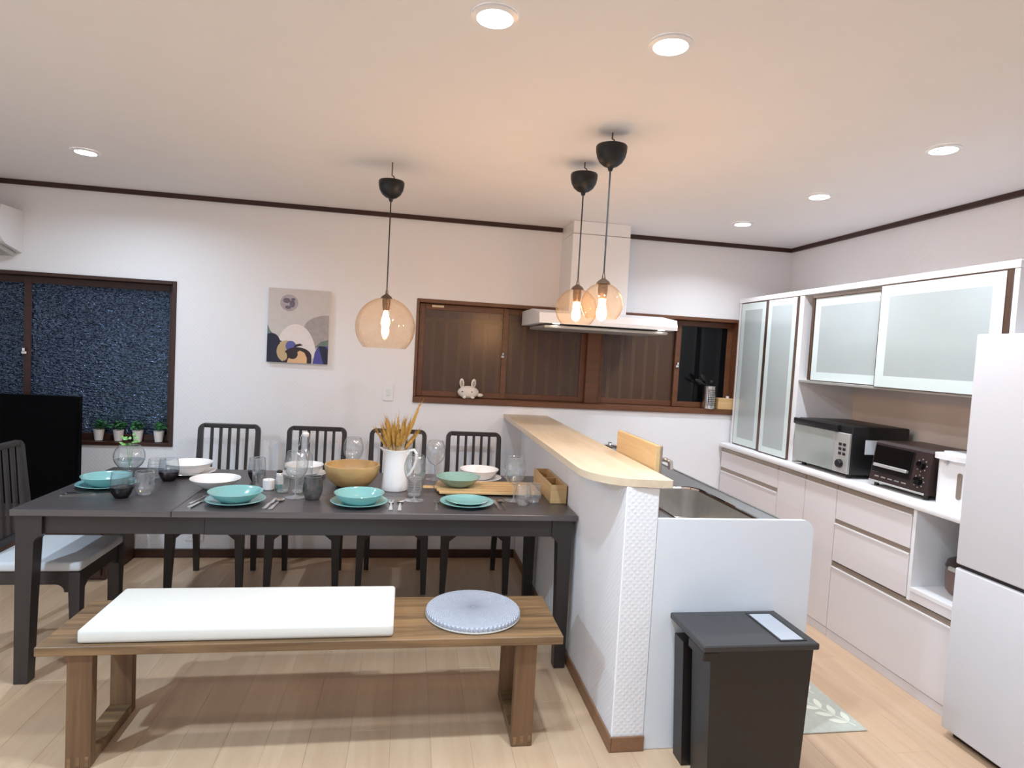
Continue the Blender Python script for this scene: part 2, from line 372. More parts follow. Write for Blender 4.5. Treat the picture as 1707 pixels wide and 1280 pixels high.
# crown trim, skirting
def strip(name, x0, x1, y0, y1, z0, z1, mt): MB().box(x0, x1, y0, y1, z0, z1, .003).build(name, mt, kind='structure', smooth=False)
strip('trim_1', XL+.001, 1.043, YB-.022, YB-.0005, ZC-.030, ZC-.0005, M['darktrim'])
strip('trim_2', 1.452, XR-.023, YB-.022, YB-.0005, ZC-.030, ZC-.0005, M['darktrim'])
strip('trim_3', XR-.022, XR-.0005, YN+.001, YB-.0005, ZC-.030, ZC-.0005, M['darktrim'])
strip('trim_4', XL+.0005, XL+.022, YN+.001, YB-.023, ZC-.030, ZC-.0005, M['darktrim'])
strip('baseboard_back', XL+.001, .816, YB-.010, YB-.0005, .001, .062, M['darkbase'])
strip('baseboard_left', XL+.0005, XL+.010, YN+.001, YB-.011, .001, .062, M['darkbase'])
b = MB(); b.box(.817, .8255, 2.189, YB-.011, .001, .060, .002); b.box(.8258, .957, 2.189, 2.1975, .001, .060, .002)
b.build('baseboard_counter', M['basetrim'], kind='structure', smooth=False)

# window_1: dark patterned glass
w1 = structure('window_1'); x0, x1, z0, z1 = W1
def frame_boxes(x0, x1, z0, z1, wd, ya, yb):
    b = MB()
    b.box(x0, x0+wd, ya, yb, z0, z1, .002); b.box(x1-wd, x1, ya, yb, z0, z1, .002)
    b.box(x0+wd, x1-wd, ya, yb, z1-wd, z1, .002); b.box(x0+wd, x1-wd, ya, yb, z0, z0+wd, .002)
    return b
frame_boxes(x0+.001, x1-.001, z0+.001, z1-.001, .022, YB-.012, YB+.14).build('window_frame', M['darktrim'], w1, smooth=False)
for sx0, sx1, yy in ((x0+.024, -2.42, YB+.098), (-2.47, x1-.024, YB+.070)):
    sh = frame_boxes(sx0, sx1, z0+.024, z1-.024, .042, yy, yy+.026).build('sash', M['darktrim'], w1, smooth=False)
    MB().box(sx0+.04, sx1-.04, yy+.010, yy+.016, z0+.062, z1-.064).build('pane', M['winblue'], sh, smooth=False)
lk = MB().box(-2.475, -2.445, YB+.052, YB+.069, 1.318, 1.34, .004); lk.box(-2.468, -2.452, YB+.045, YB+.062, 1.335, 1.362, .004)
lk.build('window_lock', M['chrome'], w1, smooth=False)

# window_2: long brown window in two pairs of sashes
w2 = structure('window_2'); x0, x1, z0, z1 = W2
b = MB()
b.box(x0+.001, x0+.020, YB-.008, YB+.14, z0+.042, z1-.001, .002); b.box(x1-.020, x1-.001, YB-.008, YB+.14, z0+.042, z1-.001, .002)
b.box(x0+.020, x1-.020, YB-.008, YB+.14, z1-.026, z1-.001, .002)
b.box(1.30, 1.40, YB+.05, YB+.135, z0+.042, z1-.026, .002)
b.build('window_frame', M['brownwood'], w2, smooth=False)
MB().box(x0+.001, x1-.001, YB-.022, YB+.145, z0+.001, z0+.041, .003).build('window_sill', M['brownwood'], w2, smooth=False)
for sx0, sx1, yy, mt in ((.055, .70, YB+.066, 'winbrown'), (.66, 1.30, YB+.094, 'winbrown'), (1.40, 2.05, YB+.094, 'winbrown'), (2.00, x1-.02, YB+.066, 'winblack')):
    sh = frame_boxes(sx0, sx1, z0+.043, z1-.028, .040, yy, yy+.026).build('sash', M['brownwood'], w2, smooth=False)
    MB().box(sx0+.038, sx1-.038, yy+.010, yy+.016, z0+.080, z1-.066).build('pane', M[mt], sh, smooth=False)
MB().box(.14, .225, YB+.040, YB+.066, z1-.052, z1-.036, .002).build('sash_label', M['alu'], w2, smooth=False, label='small pale sticker on the top rail')
for lx in (.668, 2.02):
    lk = MB().box(lx-.012, lx+.012, YB+.052, YB+.066, 1.455, 1.478, .004); lk.box(lx-.006, lx+.008, YB+.042, YB+.062, 1.474, 1.50, .004)
    lk.build('window_lock', M['chrome'], w2, smooth=False)
for k in range(20):
    gx = .068+k*.097
    MB().box(gx-.012, gx+.012, YB+.20, YB+.212, z0-.02, z1+.02).build('grille_bar', M['alu'], w2, smooth=False)
for gz in (z1-.13, z0+.06):
    MB().box(.05, 1.95, YB+.188, YB+.1995, gz-.014, gz+.014).build('grille_rail', M['alu'], w2, smooth=False)

# ---------------------------------------------------------------- lamps in the ceiling
def downlight(x, y, label, k=1.0, col=DOWN_COL, beam=162):
    t = thing('ceiling_light', label, 'light', (x, y, ZC), 0, 'round recessed ceiling downlights')
    MB().lathe([(.064, -.001), (.064, -.006), (.050, -.010), (.046, -.004), (.046, -.001)], seg=32).build('trim_ring', M['white'], t)
    MB().lathe([(0, -.0035), (.046, -.0035), (.046, -.0015), (0, -.0015)], seg=28).build('diffuser', M['lampglow'], t)
    l = bpy.data.lights.new('lamp_light', 'AREA'); l.shape = 'DISK'; l.size = .09; l.energy = DOWN_W*k; l.color = col; l.spread = radians(beam)
    lo = bpy.data.objects.new('lamp_light', l); C.objects.link(lo); lo.parent = t; lo.location = (0, 0, -.013)
    return t
downlight(.186, 1.726, 'recessed round downlight at the top of the photo, nearest the camera on the left')
downlight(.698, 1.741, 'recessed round downlight above the bar end, right of the other near one')
downlight(-1.687, 3.564, 'recessed round downlight alone at the left, above the television', .62)
downlight(2.069, 2.226, 'recessed round downlight above the refrigerator, nearest of the kitchen row', .42, (.80, .89, 1.0), 142)
downlight(2.081, 3.009, 'recessed round downlight above the toaster oven, middle of the kitchen row', .42, (.80, .89, 1.0), 142)
downlight(2.072, 3.758, 'recessed round downlight near the kitchen corner, farthest of the kitchen row', .42, (.80, .89, 1.0), 142)
downlight(-2.3, 1.0, 'recessed round downlight of the living area, beyond the left edge of the photo', 3.0, (.58, .79, 1.0))
downlight(-2.3, -1.2, 'recessed round downlight of the living area, behind and left of the camera', 1.25)
downlight(.186, -.5, 'recessed round downlight of the living area, just behind the camera', 1.3)
downlight(2.07, .2, 'recessed round downlight behind the refrigerator, outside the photo', .22)

# ---------------------------------------------------------------- pendants
def pendant(x, y, zc, zb, R, label, drop=0.0):
    """zc = cup rim height, zb = bottom opening of the glass"""
    t = thing('pendant_lamp', label, 'lamp', (x, y, ZC), 0, 'amber glass globe pendant lamps')
    L = lambda z: z-ZC
    cr = .0635
    MB().lathe([(0, L(zc)+.002), (cr*.96, L(zc)+.002), (cr, L(zc)-.003), (cr*.985, L(zc)-.022), (cr*.90, L(zc)-.044), (cr*.72, L(zc)-.064), (cr*.45, L(zc)-.078), (.012, L(zc)-.084), (.008, L(zc)-.098), (0, L(zc)-.098)], seg=28).build('ceiling_cup', M['black'], t)
    hk = [(0, 0, -.0005), (0, 0, L(zc)+.03)] + [(0.012*sin(a), 0, L(zc)+.018+.012*cos(a)) for a in (.5, 1.2, 2, 2.8, 3.4)]
    MB().tube(hk, .003, 6).build('hook', M['bronze'], t)
    ztop = zb+R*1.70
    MB().tube([(0, 0, L(zc)-.094), (0, 0, L(ztop)+.028)], .0032, 6).build('cord', M['black'], t)
    MB().lathe([(0, L(ztop)+.040), (.005, L(ztop)+.040), (.008, L(ztop)+.02), (.024, L(ztop)+.008), (.030, L(ztop)-.002), (0, L(ztop)-.002)], seg=24).build('cap', M['bronze'], t)
    cz = ztop-R*.985
    prof = []
    a0 = math.asin(.022/R); a1 = pi-math.asin(.70)
    for k in range(21):
        a = a0+(a1-a0)*k/20; prof.append((R*sin(a), L(cz)+R*cos(a)))
    MB().lathe(prof, seg=48).build('glass_shade', M['amber'], t, flip=False, angle=80)
    MB().lathe([(0, L(ztop)-.004), (.020, L(ztop)-.004), (.020, L(ztop)-.03), (.016, L(ztop)-.062), (0, L(ztop)-.062)], seg=18).build('socket', M['bronze'], t)
    bz = L(ztop)-.064
    MB().lathe([(0, bz), (.010, bz-.004), (.014, bz-.025), (.020, bz-.05), (.021, bz-.065), (.015, bz-.082), (0, bz-.09)], seg=18).build('bulb', M['bulbglow'], t)
    return t
pendant(-.128, 3.2, 2.318, 1.490, .1475, 'amber globe pendant hanging over the dining table, left of the other two')
pendant(.770, 2.88, 2.357, 1.655, .098, 'amber globe pendant over the bar, the middle and lower one of three')
pendant(.768, 2.47, 2.358, 1.662, .085, 'amber globe pendant over the bar end, nearest the camera, high black cup')

# ---------------------------------------------------------------- dining table
TX0, TX1, TY0, TY1, TZ = -1.588, .816, 2.806, 3.716, .75
t = thing('dining_table', 'long black-brown extending dining table set for a meal', 'table', ((TX0+TX1)/2, (TY0+TY1)/2, 0))
ox, oy = (TX0+TX1)/2, (TY0+TY1)/2
def T(mb): return mb.move(Matrix.Translation((-ox, -oy, 0)))
xs = -.972
T(MB().box(TX0, xs-.0008, TY0, TY1, .722, TZ, .0025)).build('table_leaf', M['tabletop'], t, smooth=False)
T(MB().box(xs+.0008, TX1, TY0, 3.131, .722, TZ, .0025)).build('tabletop_board', M['tabletop'], t, smooth=False)
T(MB().box(xs+.0008, TX1, 3.134, TY1, .722, TZ, .0025)).build('tabletop_board', M['tabletop'], t, smooth=False)
for y0, y1, nm in ((TY0+.028, TY0+.048, 'front'), (TY1-.048, TY1-.028, 'back')):
    T(MB().box(TX0+.07, -.845, y0+(.006 if nm == 'front' else -.006), y1+(.006 if nm == 'front' else -.006), .640, .7215, .002)).build('apron', M['black_wood'], t, smooth=False)
    T(MB().box(-.8445, TX1-.07, y0, y1, .640, .7215, .002)).build('apron', M['black_wood'], t, smooth=False)
for x0 in (TX0+.03, TX1-.05):
    T(MB().box(x0, x0+.02, TY0+.07, TY1-.07, .640, .7215, .002)).build('apron', M['black_wood'], t, smooth=False)
def table_leg(sx, sy):
    # outer corner at (0,0); sx, sy point inwards; top flares into the apron
    b = MB(); n = 7
    fl = [(.722, .098)] + [(.64-.0*k, .098) for k in range(1)] + [(.64-.034*(1-cos(k*pi/2/n)) if 0 else .64-.034*k/n, .098-.030*sin(k*pi/2/n)) for k in range(1, n+1)]
    lev = [(z, wd) for z, wd in fl] + [(.34, .060), (.002, .053)]
    rings = []
    for z, wd in lev:
        off = 0.0
        wy = min(wd, .072)
        rings.append([b.bm.verts.new((sx*off, sy*off, z)), b.bm.verts.new((sx*wd, sy*off, z)), b.bm.verts.new((sx*wd, sy*wy, z)), b.bm.verts.new((sx*off, sy*wy, z))])
    for A, B in zip(rings, rings[1:]):
        for i in range(4): b.bm.faces.new((A[i], A[(i+1) % 4], B[(i+1) % 4], B[i]))
    b.bm.faces.new(rings[0]); b.bm.faces.new(rings[-1][::-1])
    return b
for lx, ly, sx, sy in ((TX0+.014, TY0+.018, 1, 1), (TX1-.014, TY0+.018, -1, 1), (TX0+.014, TY1-.018, 1, -1), (TX1-.014, TY1-.018, -1, -1)):
    table_leg(sx, sy).move(Matrix.Translation((lx-ox, ly-oy, 0))).build('leg', M['black_wood_z'], t, smooth=False)

# ---------------------------------------------------------------- dining chairs
def back_y(z):   # rear edge of the leaning back
    return .205+.035*max(0, (z-.42)/.53)**1.2+.02*max(0, (.42-z)/.42)
def make_chair(label, loc, rz):
    t = thing('dining_chair', label, 'chair', loc, rz, 'slatted dining chairs at the table')
    # rear legs run up into the back and bend over into the top rail
    for s in (-1, 1):
        b = MB(); rings = []
        for z in [.0, .2, .40, .48, .60, .72, .82, .88, .90]:
            hw = .178+.020*max(0, 1-z/.44)*0+.012*max(0, 1-abs(z-.44)/.3)
            wd = .030+.010*max(0, 1-abs(z-.42)/.42); dp = .024+.016*max(0, 1-abs(z-.42)/.45)
            xo = s*(hw+.010); xi = s*(hw+.010-wd); y = back_y(z)
            rings.append([b.bm.verts.new(p) for p in ((xo, y, z), (xi, y, z), (xi, y-dp, z), (xo, y-dp, z))])
        # rounded corner up to the rail
        R = .045
        for k in range(1, 6):
            a = k*pi/2/5*.92
            z = .905+R*sin(a); yc = back_y(z); xo = s*(.188-R*(1-cos(a))); xi = s*(.188-.030-(R-.03)*(1-cos(a))*.5); zi = .905+(R-.028)*sin(a)
            rings.append([b.bm.verts.new(p) for p in ((xo, yc, z), (xi, back_y(zi), zi), (xi, back_y(zi)-.024, zi), (xo, yc-.024, z))])
        for A, B in zip(rings, rings[1:]):
            for i in range(4): b.bm.faces.new((A[i], A[(i+1) % 4], B[(i+1) % 4], B[i]))
        b.bm.faces.new(rings[0]); b.bm.faces.new(rings[-1])
        b.build('rear_leg', M['black_wood_z'], t)
    MB().box(-.150, .150, back_y(.935)-.0245, back_y(.935)+.0005, .9215, .9495, .004).build('top_rail', M['black_wood'], t, smooth=False)
    MB().box(-.158, .158, back_y(.50)-.028, back_y(.50)-.004, .480, .512, .003).build('lower_rail', M['black_wood'], t, smooth=False)
    for k in range(5):
        x = -.158+.316*(k+1)/6
        b = MB(); rings = []
        for z in (.508, .65, .80, .925):
            y = back_y(z)-.005; rings.append([b.bm.verts.new(p) for p in ((x-.0085, y, z), (x+.0085, y, z), (x+.0085, y-.014, z), (x-.0085, y-.014, z))])
        for A, B in zip(rings, rings[1:]):
            for i in range(4): b.bm.faces.new((A[i], A[(i+1) % 4], B[(i+1) % 4], B[i]))
        b.bm.faces.new(rings[0]); b.bm.faces.new(rings[-1]); b.build('slat', M['black_wood_z'], t, smooth=False)
    # seat frame with rounded brackets down to the front legs
    def side(): return [(-.212, .425), (.17, .425), (.17, .368), (-.130, .368)] + [(-.130-.035*sin(k*pi/2/5), .368-.035*(1-cos(k*pi/2/5))) for k in range(1, 6)] + [(-.212, .333)]
    for s in (-1, 1):
        MB().prism(side(), 'X', s*.178, s*.205).build('seat_rail', M['black_wood'], t, smooth=False)
    fr = [(-.166, .425), (.166, .425), (.166, .333), (.150, .346), (.125, .366), (.11, .368), (-.11, .368), (-.125, .366), (-.150, .346), (-.166, .333)]
    MB().prism(fr, 'Y', -.226, -.204).build('seat_rail', M['black_wood'], t, smooth=False)
    MB().box(-.176, .176, .150, .180, .37, .425, .002).build('seat_rail', M['black_wood'], t, smooth=False)
    for s in (-1, 1):
        b = MB(); rings = []
        for z, wd in ((.425, .046), (.33, .046), (.15, .038), (0, .032)):
            xo = s*.211; xi = s*(.211-wd); y0 = -.230; y1 = y0+wd
            rings.append([b.bm.verts.new(p) for p in ((xo, y0, z), (xi, y0, z), (xi, y1, z), (xo, y1, z))])
        for A, B in zip(rings, rings[1:]):
            for i in range(4): b.bm.faces.new((A[i], A[(i+1) % 4], B[(i+1) % 4], B[i]))
        b.bm.faces.new(rings[0]); b.bm.faces.new(rings[-1]); b.build('front_leg', M['black_wood_z'], t, smooth=False)
    o = MB().box(-.210, .210, -.232, .176, .4255, .468, .014, 3).build('seat', M['seatpad'], t, angle=60)
    return t
ch = make_chair('dining chair facing the camera behind the table, nearest the dark window of the four', (-1.112, 3.962, 0), 0)
again(ch, 'dining chair facing the camera behind the glass water bottle', (-.572, 3.962, 0))
again(ch, 'dining chair facing the camera behind the white wheat pitcher', (-.050, 3.968, 0))
again(ch, 'dining chair facing the camera beside the bar, behind the white bowl', (.455, 3.955, 0))
again(ch, 'dining chair at the head of the table in front of the television', (-1.628, 3.185, 0), pi/2)

# ---------------------------------------------------------------- bench with cushions
t = thing('bench', 'long brown oak bench with frame-shaped ends in front of the table', 'bench', (-.28, 2.425, 0))
BX0, BX1, BY0, BY1 = -.905, .905, -.192, .200
MB().box(BX0, BX1, BY0, BY1, .408, .440, .002).build('bench_top', M['oak'], t, smooth=False)
for lx in (-.776, .770):
    lg = MB().box(lx-.040, lx+.040, -.170, -.134, .002, .4075, .0015).build('leg_post', M['oak_z'], t, smooth=False)
    MB().box(lx-.040, lx+.040, .150, .186, .002, .4075, .0015).build('leg_post', M['oak_z'], t, smooth=False)
    rl = MB().box(lx-.0395, lx+.0395, -.1335, .1495, .003, .042, .0015).build('leg_rail', M['oak'], t, smooth=False)
    for k in range(3):
        MB().box(lx-.034+.028*k, lx-.022+.028*k, -.1712, -.1695, .005, .042).build('joint_finger', M['oak'], lg, smooth=False)
o = MB().box(-.526, .526, -.1875, .1875, 0, .050, .012, 3).build('bench_cushion', M['cushion'], angle=60)
o.location = (-.540, 2.4385, .4405); o.rotation_euler = (0, 0, radians(.3)); tag(o, 'long white padded cushion lying on the left of the bench', 'cushion')
t = thing('round_cushion', 'round grey knitted seat pad on the right end of the bench', 'cushion', (.300, 2.445, .4405))
prof = [(0, .030)] + [(.189*k/10, .030-.002*(k/10)**2) for k in range(1, 10)] + [(.183, .027), (.189, .022), (.191, .014)]
MB().lathe(prof+[(.190, .010)], seg=64).build('knitted_top', M['knit'], t)
MB().lathe([(.190, .010), (.191, .006), (.187, .001), (0, .0005)], seg=64).build('edge_band', M['cushion'], t, label='white felt underside')

# ---------------------------------------------------------------- bar top, kitchen peninsula
poly = [(1.008, YB-.002), (.690, YB-.002), (.690, 2.42)]
for k in range(1, 11):
    a = pi+pi/2*k/10; poly.append((.690+.20+.20*cos(a), 2.42+(2.42-2.190)*sin(a)))
poly += [(.998, 2.182), (1.002, 2.186)]
o = MB().prism(poly, 'Z', 1.027, 1.056).build('bar_top', M['ash'], smooth=True, angle=25)
tag(o, 'pale ash bar top with one rounded corner on the half wall', 'counter')
t = thing('kitchen_counter', 'stainless kitchen counter with sunken sink behind the half wall', 'counter', (1.286, 3.31, 0))
def K(mb): return mb.move(Matrix.Translation((-1.286, -3.31, 0)))
SX0, SX1, SY0, SY1 = 1.125, 1.500, 2.300, 3.020
b = MB()
for q in ((.958, SX0, 2.219, YB-.002), (SX1, 1.612, 2.219, YB-.002), (SX0, SX1, 2.219, SY0), (SX0, SX1, SY1, YB-.002)): b.box(*q, .822, .850)
b.box(1.600, 1.612, 2.219, YB-.002, .8505, .8535)
K(b).build('worktop', M['steeldark'], t, smooth=False)
# basin with rounded corners and a bright rim
def ring_at(b, x0, x1, y0, y1, r, z): return [b.bm.verts.new((px, py, z)) for px, py in rrect(x0, x1, y0, y1, r, 6)]
b = MB()
rs = [ring_at(b, SX0-.014, SX1+.014, SY0-.014, SY1+.014, .085, .851), ring_at(b, SX0-.010, SX1+.010, SY0-.010, SY1+.010, .082, .8545), ring_at(b, SX0+.002, SX1-.002, SY0+.002, SY1-.002, .075, .8535), ring_at(b, SX0+.008, SX1-.008, SY0+.008, SY1-.008, .072, .845)]
for A, B_ in zip(rs, rs[1:]):
    n = len(A)
    for i in range(n): b.bm.faces.new((A[i], A[(i+1) % n], B_[(i+1) % n], B_[i]))
K(b).build('sink_rim', M['chrome'], t)
b = MB()
rs = [ring_at(b, SX0+.008, SX1-.008, SY0+.008, SY1-.008, .072, .845), ring_at(b, SX0+.016, SX1-.016, SY0+.016, SY1-.016, .07, .70), ring_at(b, SX0+.05, SX1-.05, SY0+.05, SY1-.05, .05, .668)]
for A, B_ in zip(rs, rs[1:]):
    n = len(A)
    for i in range(n): b.bm.faces.new((A[i], A[(i+1) % n], B_[(i+1) % n], B_[i]))
b.bm.faces.new(rs[-1])
K(b).build('sink_basin', M['steel'], t)
K(MB().box(.958, 1.590, 2.2195, 3.06, .10, .655, .002).box(.958, 1.590, 3.061, YB-.002, .10, .8215, .002).box(1.53, 1.590, 2.2195, 3.06, .656, .8215, .002)).build('carcass', M['white'], t, smooth=False)
K(MB().box(.958, 1.555, 2.2195, YB-.002, .001, .0995)).build('plinth', M['taupe'], t, smooth=False)
for k in range(4):
    y0 = 2.235+k*.545
    d = K(MB().box(1.5905, 1.608, y0, y0+.540, .11, .815, .002)).build('cabinet_door', M['door_white'], t, smooth=False)
    K(MB().box(1.6085, 1.624, y0+.05, y0+.49, .775, .790, .003)).build('door_handle', M['taupe'], d, smooth=False)
# white splash panel closing the end of the counter
r = .045; poly = [(.9575, .002), (1.612, .002), (1.612, .905-r)]+[(1.612-r+r*cos(a), .905-r+r*sin(a)) for a in [k*pi/16 for k in range(1, 9)]]+[(.9575, .905)]
o = MB().prism(poly, 'Y', 2.199, 2.218).build('end_panel', M['panelwhite'], smooth=True, angle=25)
tag(o, 'smooth white panel closing the end of the sink counter beside the half wall', 'panel')
# tap
t = thing('faucet', 'chrome kitchen tap with a short spout beside the sink', 'tap', (1.083, 2.800, .851))
MB().lathe([(0, 0), (.022, 0), (.022, .008), (.017, .014), (.016, .135), (.018, .15), (.010, .165), (0, .166)], seg=20).build('body', M['chrome'], t)
MB().tube([(0, 0, .15), (.040, -.075, .192), (.082, -.16, .206), (.094, -.185, .200), (.096, -.188, .168)], [.011, .010, .010, .012, .012], 12).build('spout', M['chrome'], t)
MB().tube([(0, 0, .16), (.01, .03, .185), (.02, .075, .195)], .006, 8).build('lever', M['chrome'], t)
# chopping boards standing against the half wall
t = thing('cutting_board', 'upright wooden chopping board behind the bar top', 'cutting board', (1.022, 2.630, .851))
ang = Matrix.Rotation(radians(0), 4, 'Y')
MB().box(-.011, .009, -.240, .240, 0, .305, .002).move(ang).build('board', M['bamboo_y'], t, smooth=False)
MB().box(.0095, .019, -.240, .240, .002, .303, .002).move(ang).build('back_board', M['taupe'], t, smooth=False, label='grey backing layer')
# pan on the stove beyond the bar
t = thing('gas_stove', 'dark gas hob at the far end of the kitchen counter', 'stove', (1.30, 3.95, .8505))
MB().box(-.26, .26, -.28, .28, 0, .016, .006, 2).build('hob_plate', M['blackgloss'], t)
for px, py in ((-.12, -.13), (.13, -.13), (0, .15)):
    b = MB().lathe([(.035, .0165), (.05, .017), (.05, .03), (.035, .034), (0, .034)], px, py, 18); b.build('burner', M['steeldark'], t)
    b = MB()
    for a in range(4):
        b.box(px+cos(a*pi/2)*.03-.004-abs(cos(a*pi/2))*.03+.0, px+cos(a*pi/2)*.06+.004+abs(cos(a*pi/2))*.02, py+sin(a*pi/2)*.03-.004-abs(sin(a*pi/2))*.03, py+sin(a*pi/2)*.06+.004+abs(sin(a*pi/2))*.02, .036, .046)
    b.build('pan_support', M['black'], t, smooth=False)
t = thing('saucepan', 'steel saucepan with a dark handle on the hob, half hidden by the bar top', 'pan', (1.305, 3.84, .897))
MB().lathe([(0, 0), (.075, 0), (.082, .008), (.082, .033), (.085, .036), (.079, .036), (.078, .010), (0, .006)], seg=28).build('body', M['chrome'], t)
MB().tube([(-.08, 0, .030), (-.11, -.02, .044), (-.16, -.05, .052)], [.006, .009, .008], 8).build('handle', M['black'], t)
MB().lathe([(.081, .0365), (.06, .042), (.012, .046), (.008, .052), (.014, .060), (0, .063)], seg=24).build('lid', M['chrome'], t)

# ---------------------------------------------------------------- range hood
t = thing('range_hood', 'white range hood with a tall duct on the back wall', 'range hood', (1.247, YB-.001, 1.66))
def Hd(mb): return mb.move(Matrix.Translation((-1.247, -YB+.001, -1.66)))
Hd(MB().box(1.045, 1.450, 4.100, YB-.001, 1.80, 2.325, .003)).build('duct_cover', M['white'], t, smooth=False)
Hd(MB().box(1.047, 1.448, 4.102, YB-.001, 2.328, ZC-.001, .002)).build('duct_top_cover', M['white'], t, smooth=False)
Hd(MB().prism([(3.80, 1.722), (3.815, 1.765), (4.06, 1.80), (YB-.001, 1.80), (YB-.001, 1.70), (3.80, 1.70)], 'X', .785, 1.697)).build('hood_body', M['white'], t, smooth=False)
Hd(MB().box(.83, 1.655, 3.85, 4.35, 1.672, 1.690, .004)).build('baffle_plate', M['silver'], t, smooth=False)
Hd(MB().box(1.0, 1.48, 3.98, 4.28, 1.690, 1.70)).build('baffle_mount', M['black'], t, smooth=False)
for hx in (.90, 1.60):
    Hd(MB().lathe([(0, -.0025), (.022, -.0025), (.022, -.0002), (0, -.0002)], hx, 3.832, 18, 1.70)).build('hood_lamp', M['hoodglow'], t, smooth=False)

# ---------------------------------------------------------------- right-hand storage wall
FX = 2.391
def grip(b, y0, y1, z): b.box(FX-.002, FX+.012, y0, y1, z, z+.020)
def base_unit(name, label, y0, y1, fronts, doors=False, z0=.05, x1=XR-.002):
    t = thing(name, label, 'cabinet', (FX, (y0+y1)/2, 0)); cy = (y0+y1)/2
    mv = lambda mb: mb.move(Matrix.Translation((-FX, -cy, 0)))
    mv(MB().box(FX+.020, x1, y0+.001, y1-.001, z0, .8695, .001)).build('carcass', M['white'], t, smooth=False)
    mv(MB().box(FX+.004, x1, y0+.001, y1-.001, .001, z0-.004)).build('plinth', M['door_white'], t, smooth=False)
    for (ya, yb, za, zb) in fronts:
        f = mv(MB().box(FX, FX+.019, ya+.002, yb-.002, za, zb, .0015)).build('cabinet_door' if doors else 'drawer', M['door_white'], t, smooth=False)
        mv(MB().box(FX+.004, FX+.019, ya+.002, yb-.002, zb+.001, zb+.026)).build('grip_strip', M['taupe'], f, smooth=False)
        mv(MB().box(FX-.004, FX+.006, ya+.002, yb-.002, zb-.006, zb+.0008)).build('grip_lip', M['white'], f, smooth=False)
    return t
base_unit('drawer_cabinet', 'white drawer cabinet in the corner below the tall frosted cupboard', 3.655, 4.400, [(3.655, 4.40, .718, .838), (3.655, 4.40, .42, .690), (3.655, 4.40, .05, .392)])
base_unit('door_cabinet', 'white two-door base cabinet below the microwave', 3.092, 3.654, [(3.374, 3.654, .05, .838), (3.092, 3.372, .05, .838)], True)
t = base_unit('wide_drawer_cabinet', 'white base cabinet with two drawers, a wide bottom drawer and an open niche', 2.215, 3.091,
    [(2.562, 3.091, .676, .838), (2.562, 3.091, .440, .650), (2.215, 3.091, .05, .406)], x1=2.42)
cy = (2.215+3.091)/2
mv = lambda mb: mb.move(Matrix.Translation((-FX, -cy, 0)))
mv(MB().box(2.4205, XR-.002, 2.56, 3.09, .05, .8695)).build('drawer_box', M['white'], t, smooth=False)
# the carcass front is opened for the niche: replace it by its boards
for o in list(t.children):
    if o.name.startswith('carcass'): bpy.data.objects.remove(o)
mv(MB().box(2.411, 2.42, 2.58, 3.09, .05, .8695)).build('carcass', M['white'], t, smooth=False)
mv(MB().box(FX+.001, XR-.002, 2.540, 2.5595, .432, .8695, .001)).build('niche_side', M['white'], t, smooth=False)
mv(MB().box(FX-.001, XR-.002, 2.216, 2.5395, .480, .500, .001)).build('niche_floor', M['white'], t, smooth=False)
mv(MB().box(FX+.001, FX+.019, 2.216, 2.5395, .438, .4795, .001)).build('niche_front', M['door_white'], t, smooth=False)
mv(MB().box(XR-.02, XR-.0025, 2.216, 2.5395, .5005, .8695)).build('niche_back', M['beige'], t, smooth=False)
mv(MB().box(2.411, XR-.021, 2.216, 2.5395, .05, .4795)).build('drawer_box', M['white'], t, smooth=False)
poly = [(2.371+.010, .870), (XR-.0015, .870), (XR-.0015, .905), (2.371+.010, .905), (2.371+.003, .902), (2.371, .895), (2.371, .880), (2.371+.003, .873)]
o = MB().prism(poly, 'Y', 2.215, 4.405).build('storage_worktop', M['white'], smooth=True, angle=40)
tag(o, 'long white worktop under the microwave, toaster oven and water dispenser', 'counter')
UX = 2.442
t = thing('tall_glass_cabinet', 'tall white wall cabinet with two narrow frosted glass doors in the corner', 'cabinet', (UX, 3.985, .906))
mv = lambda mb: mb.move(Matrix.Translation((-UX, -3.985, -.906)))
for yy in ((3.617, 3.640), (4.350, 4.372)):
    mv(MB().box(UX-.002, XR-.002, *yy, .906, 1.964, .001)).build('side_panel', M['white'], t, smooth=False)
mv(MB().box(XR-.02, XR-.002, 3.6405, 4.3495, .906, 1.964)).build('back_panel', M['white'], t, smooth=False)
mv(MB().box(UX+.022, XR-.021, 3.6405, 4.3495, .906, .93)).build('bottom_shelf', M['white'], t, smooth=False)
mv(MB().box(UX+.03, XR-.021, 3.6405, 4.3495, 1.40, 1.42)).build('shelf', M['white'], t, smooth=False)
def glass_door(t, mv, x, y0, y1, z0, z1, bw, ed=.004):
    d = mv(MB().box(x, x+.006, y0+bw, y1-bw, z0+bw, z1-bw)).build('glass_door', M['frost'], t, smooth=False)
    b = MB()
    for q in ((y0, y0+bw, z0, z1), (y1-bw, y1, z0, z1), (y0+bw, y1-bw, z0, z0+bw), (y0+bw, y1-bw, z1-bw, z1)): b.box(x-.0004, x+.0064, *q)
    mv(b).build('clear_border', M['frostedge'], d, smooth=False)
    b = MB()
    for q in ((y0-ed, y0, z0, z1), (y1, y1+ed, z0, z1), (y0-ed, y1+ed, z1, z1+ed), (y0-ed, y1+ed, z0-ed, z0)): b.box(x-.001, x+.016, *q)
    mv(b).build('door_edge', M['bronze'], d, smooth=False)
    return d
glass_door(t, mv, UX+.001, 4.018, 4.344, .914, 1.958, .050)
glass_door(t, mv, UX-.016, 3.645, 3.962, .914, 1.958, .042)
mv(MB().box(UX-.008, UX+.014, 3.969, 4.011, .912, 1.960, .002)).build('handle_profile', M['bronze'], t, smooth=False)
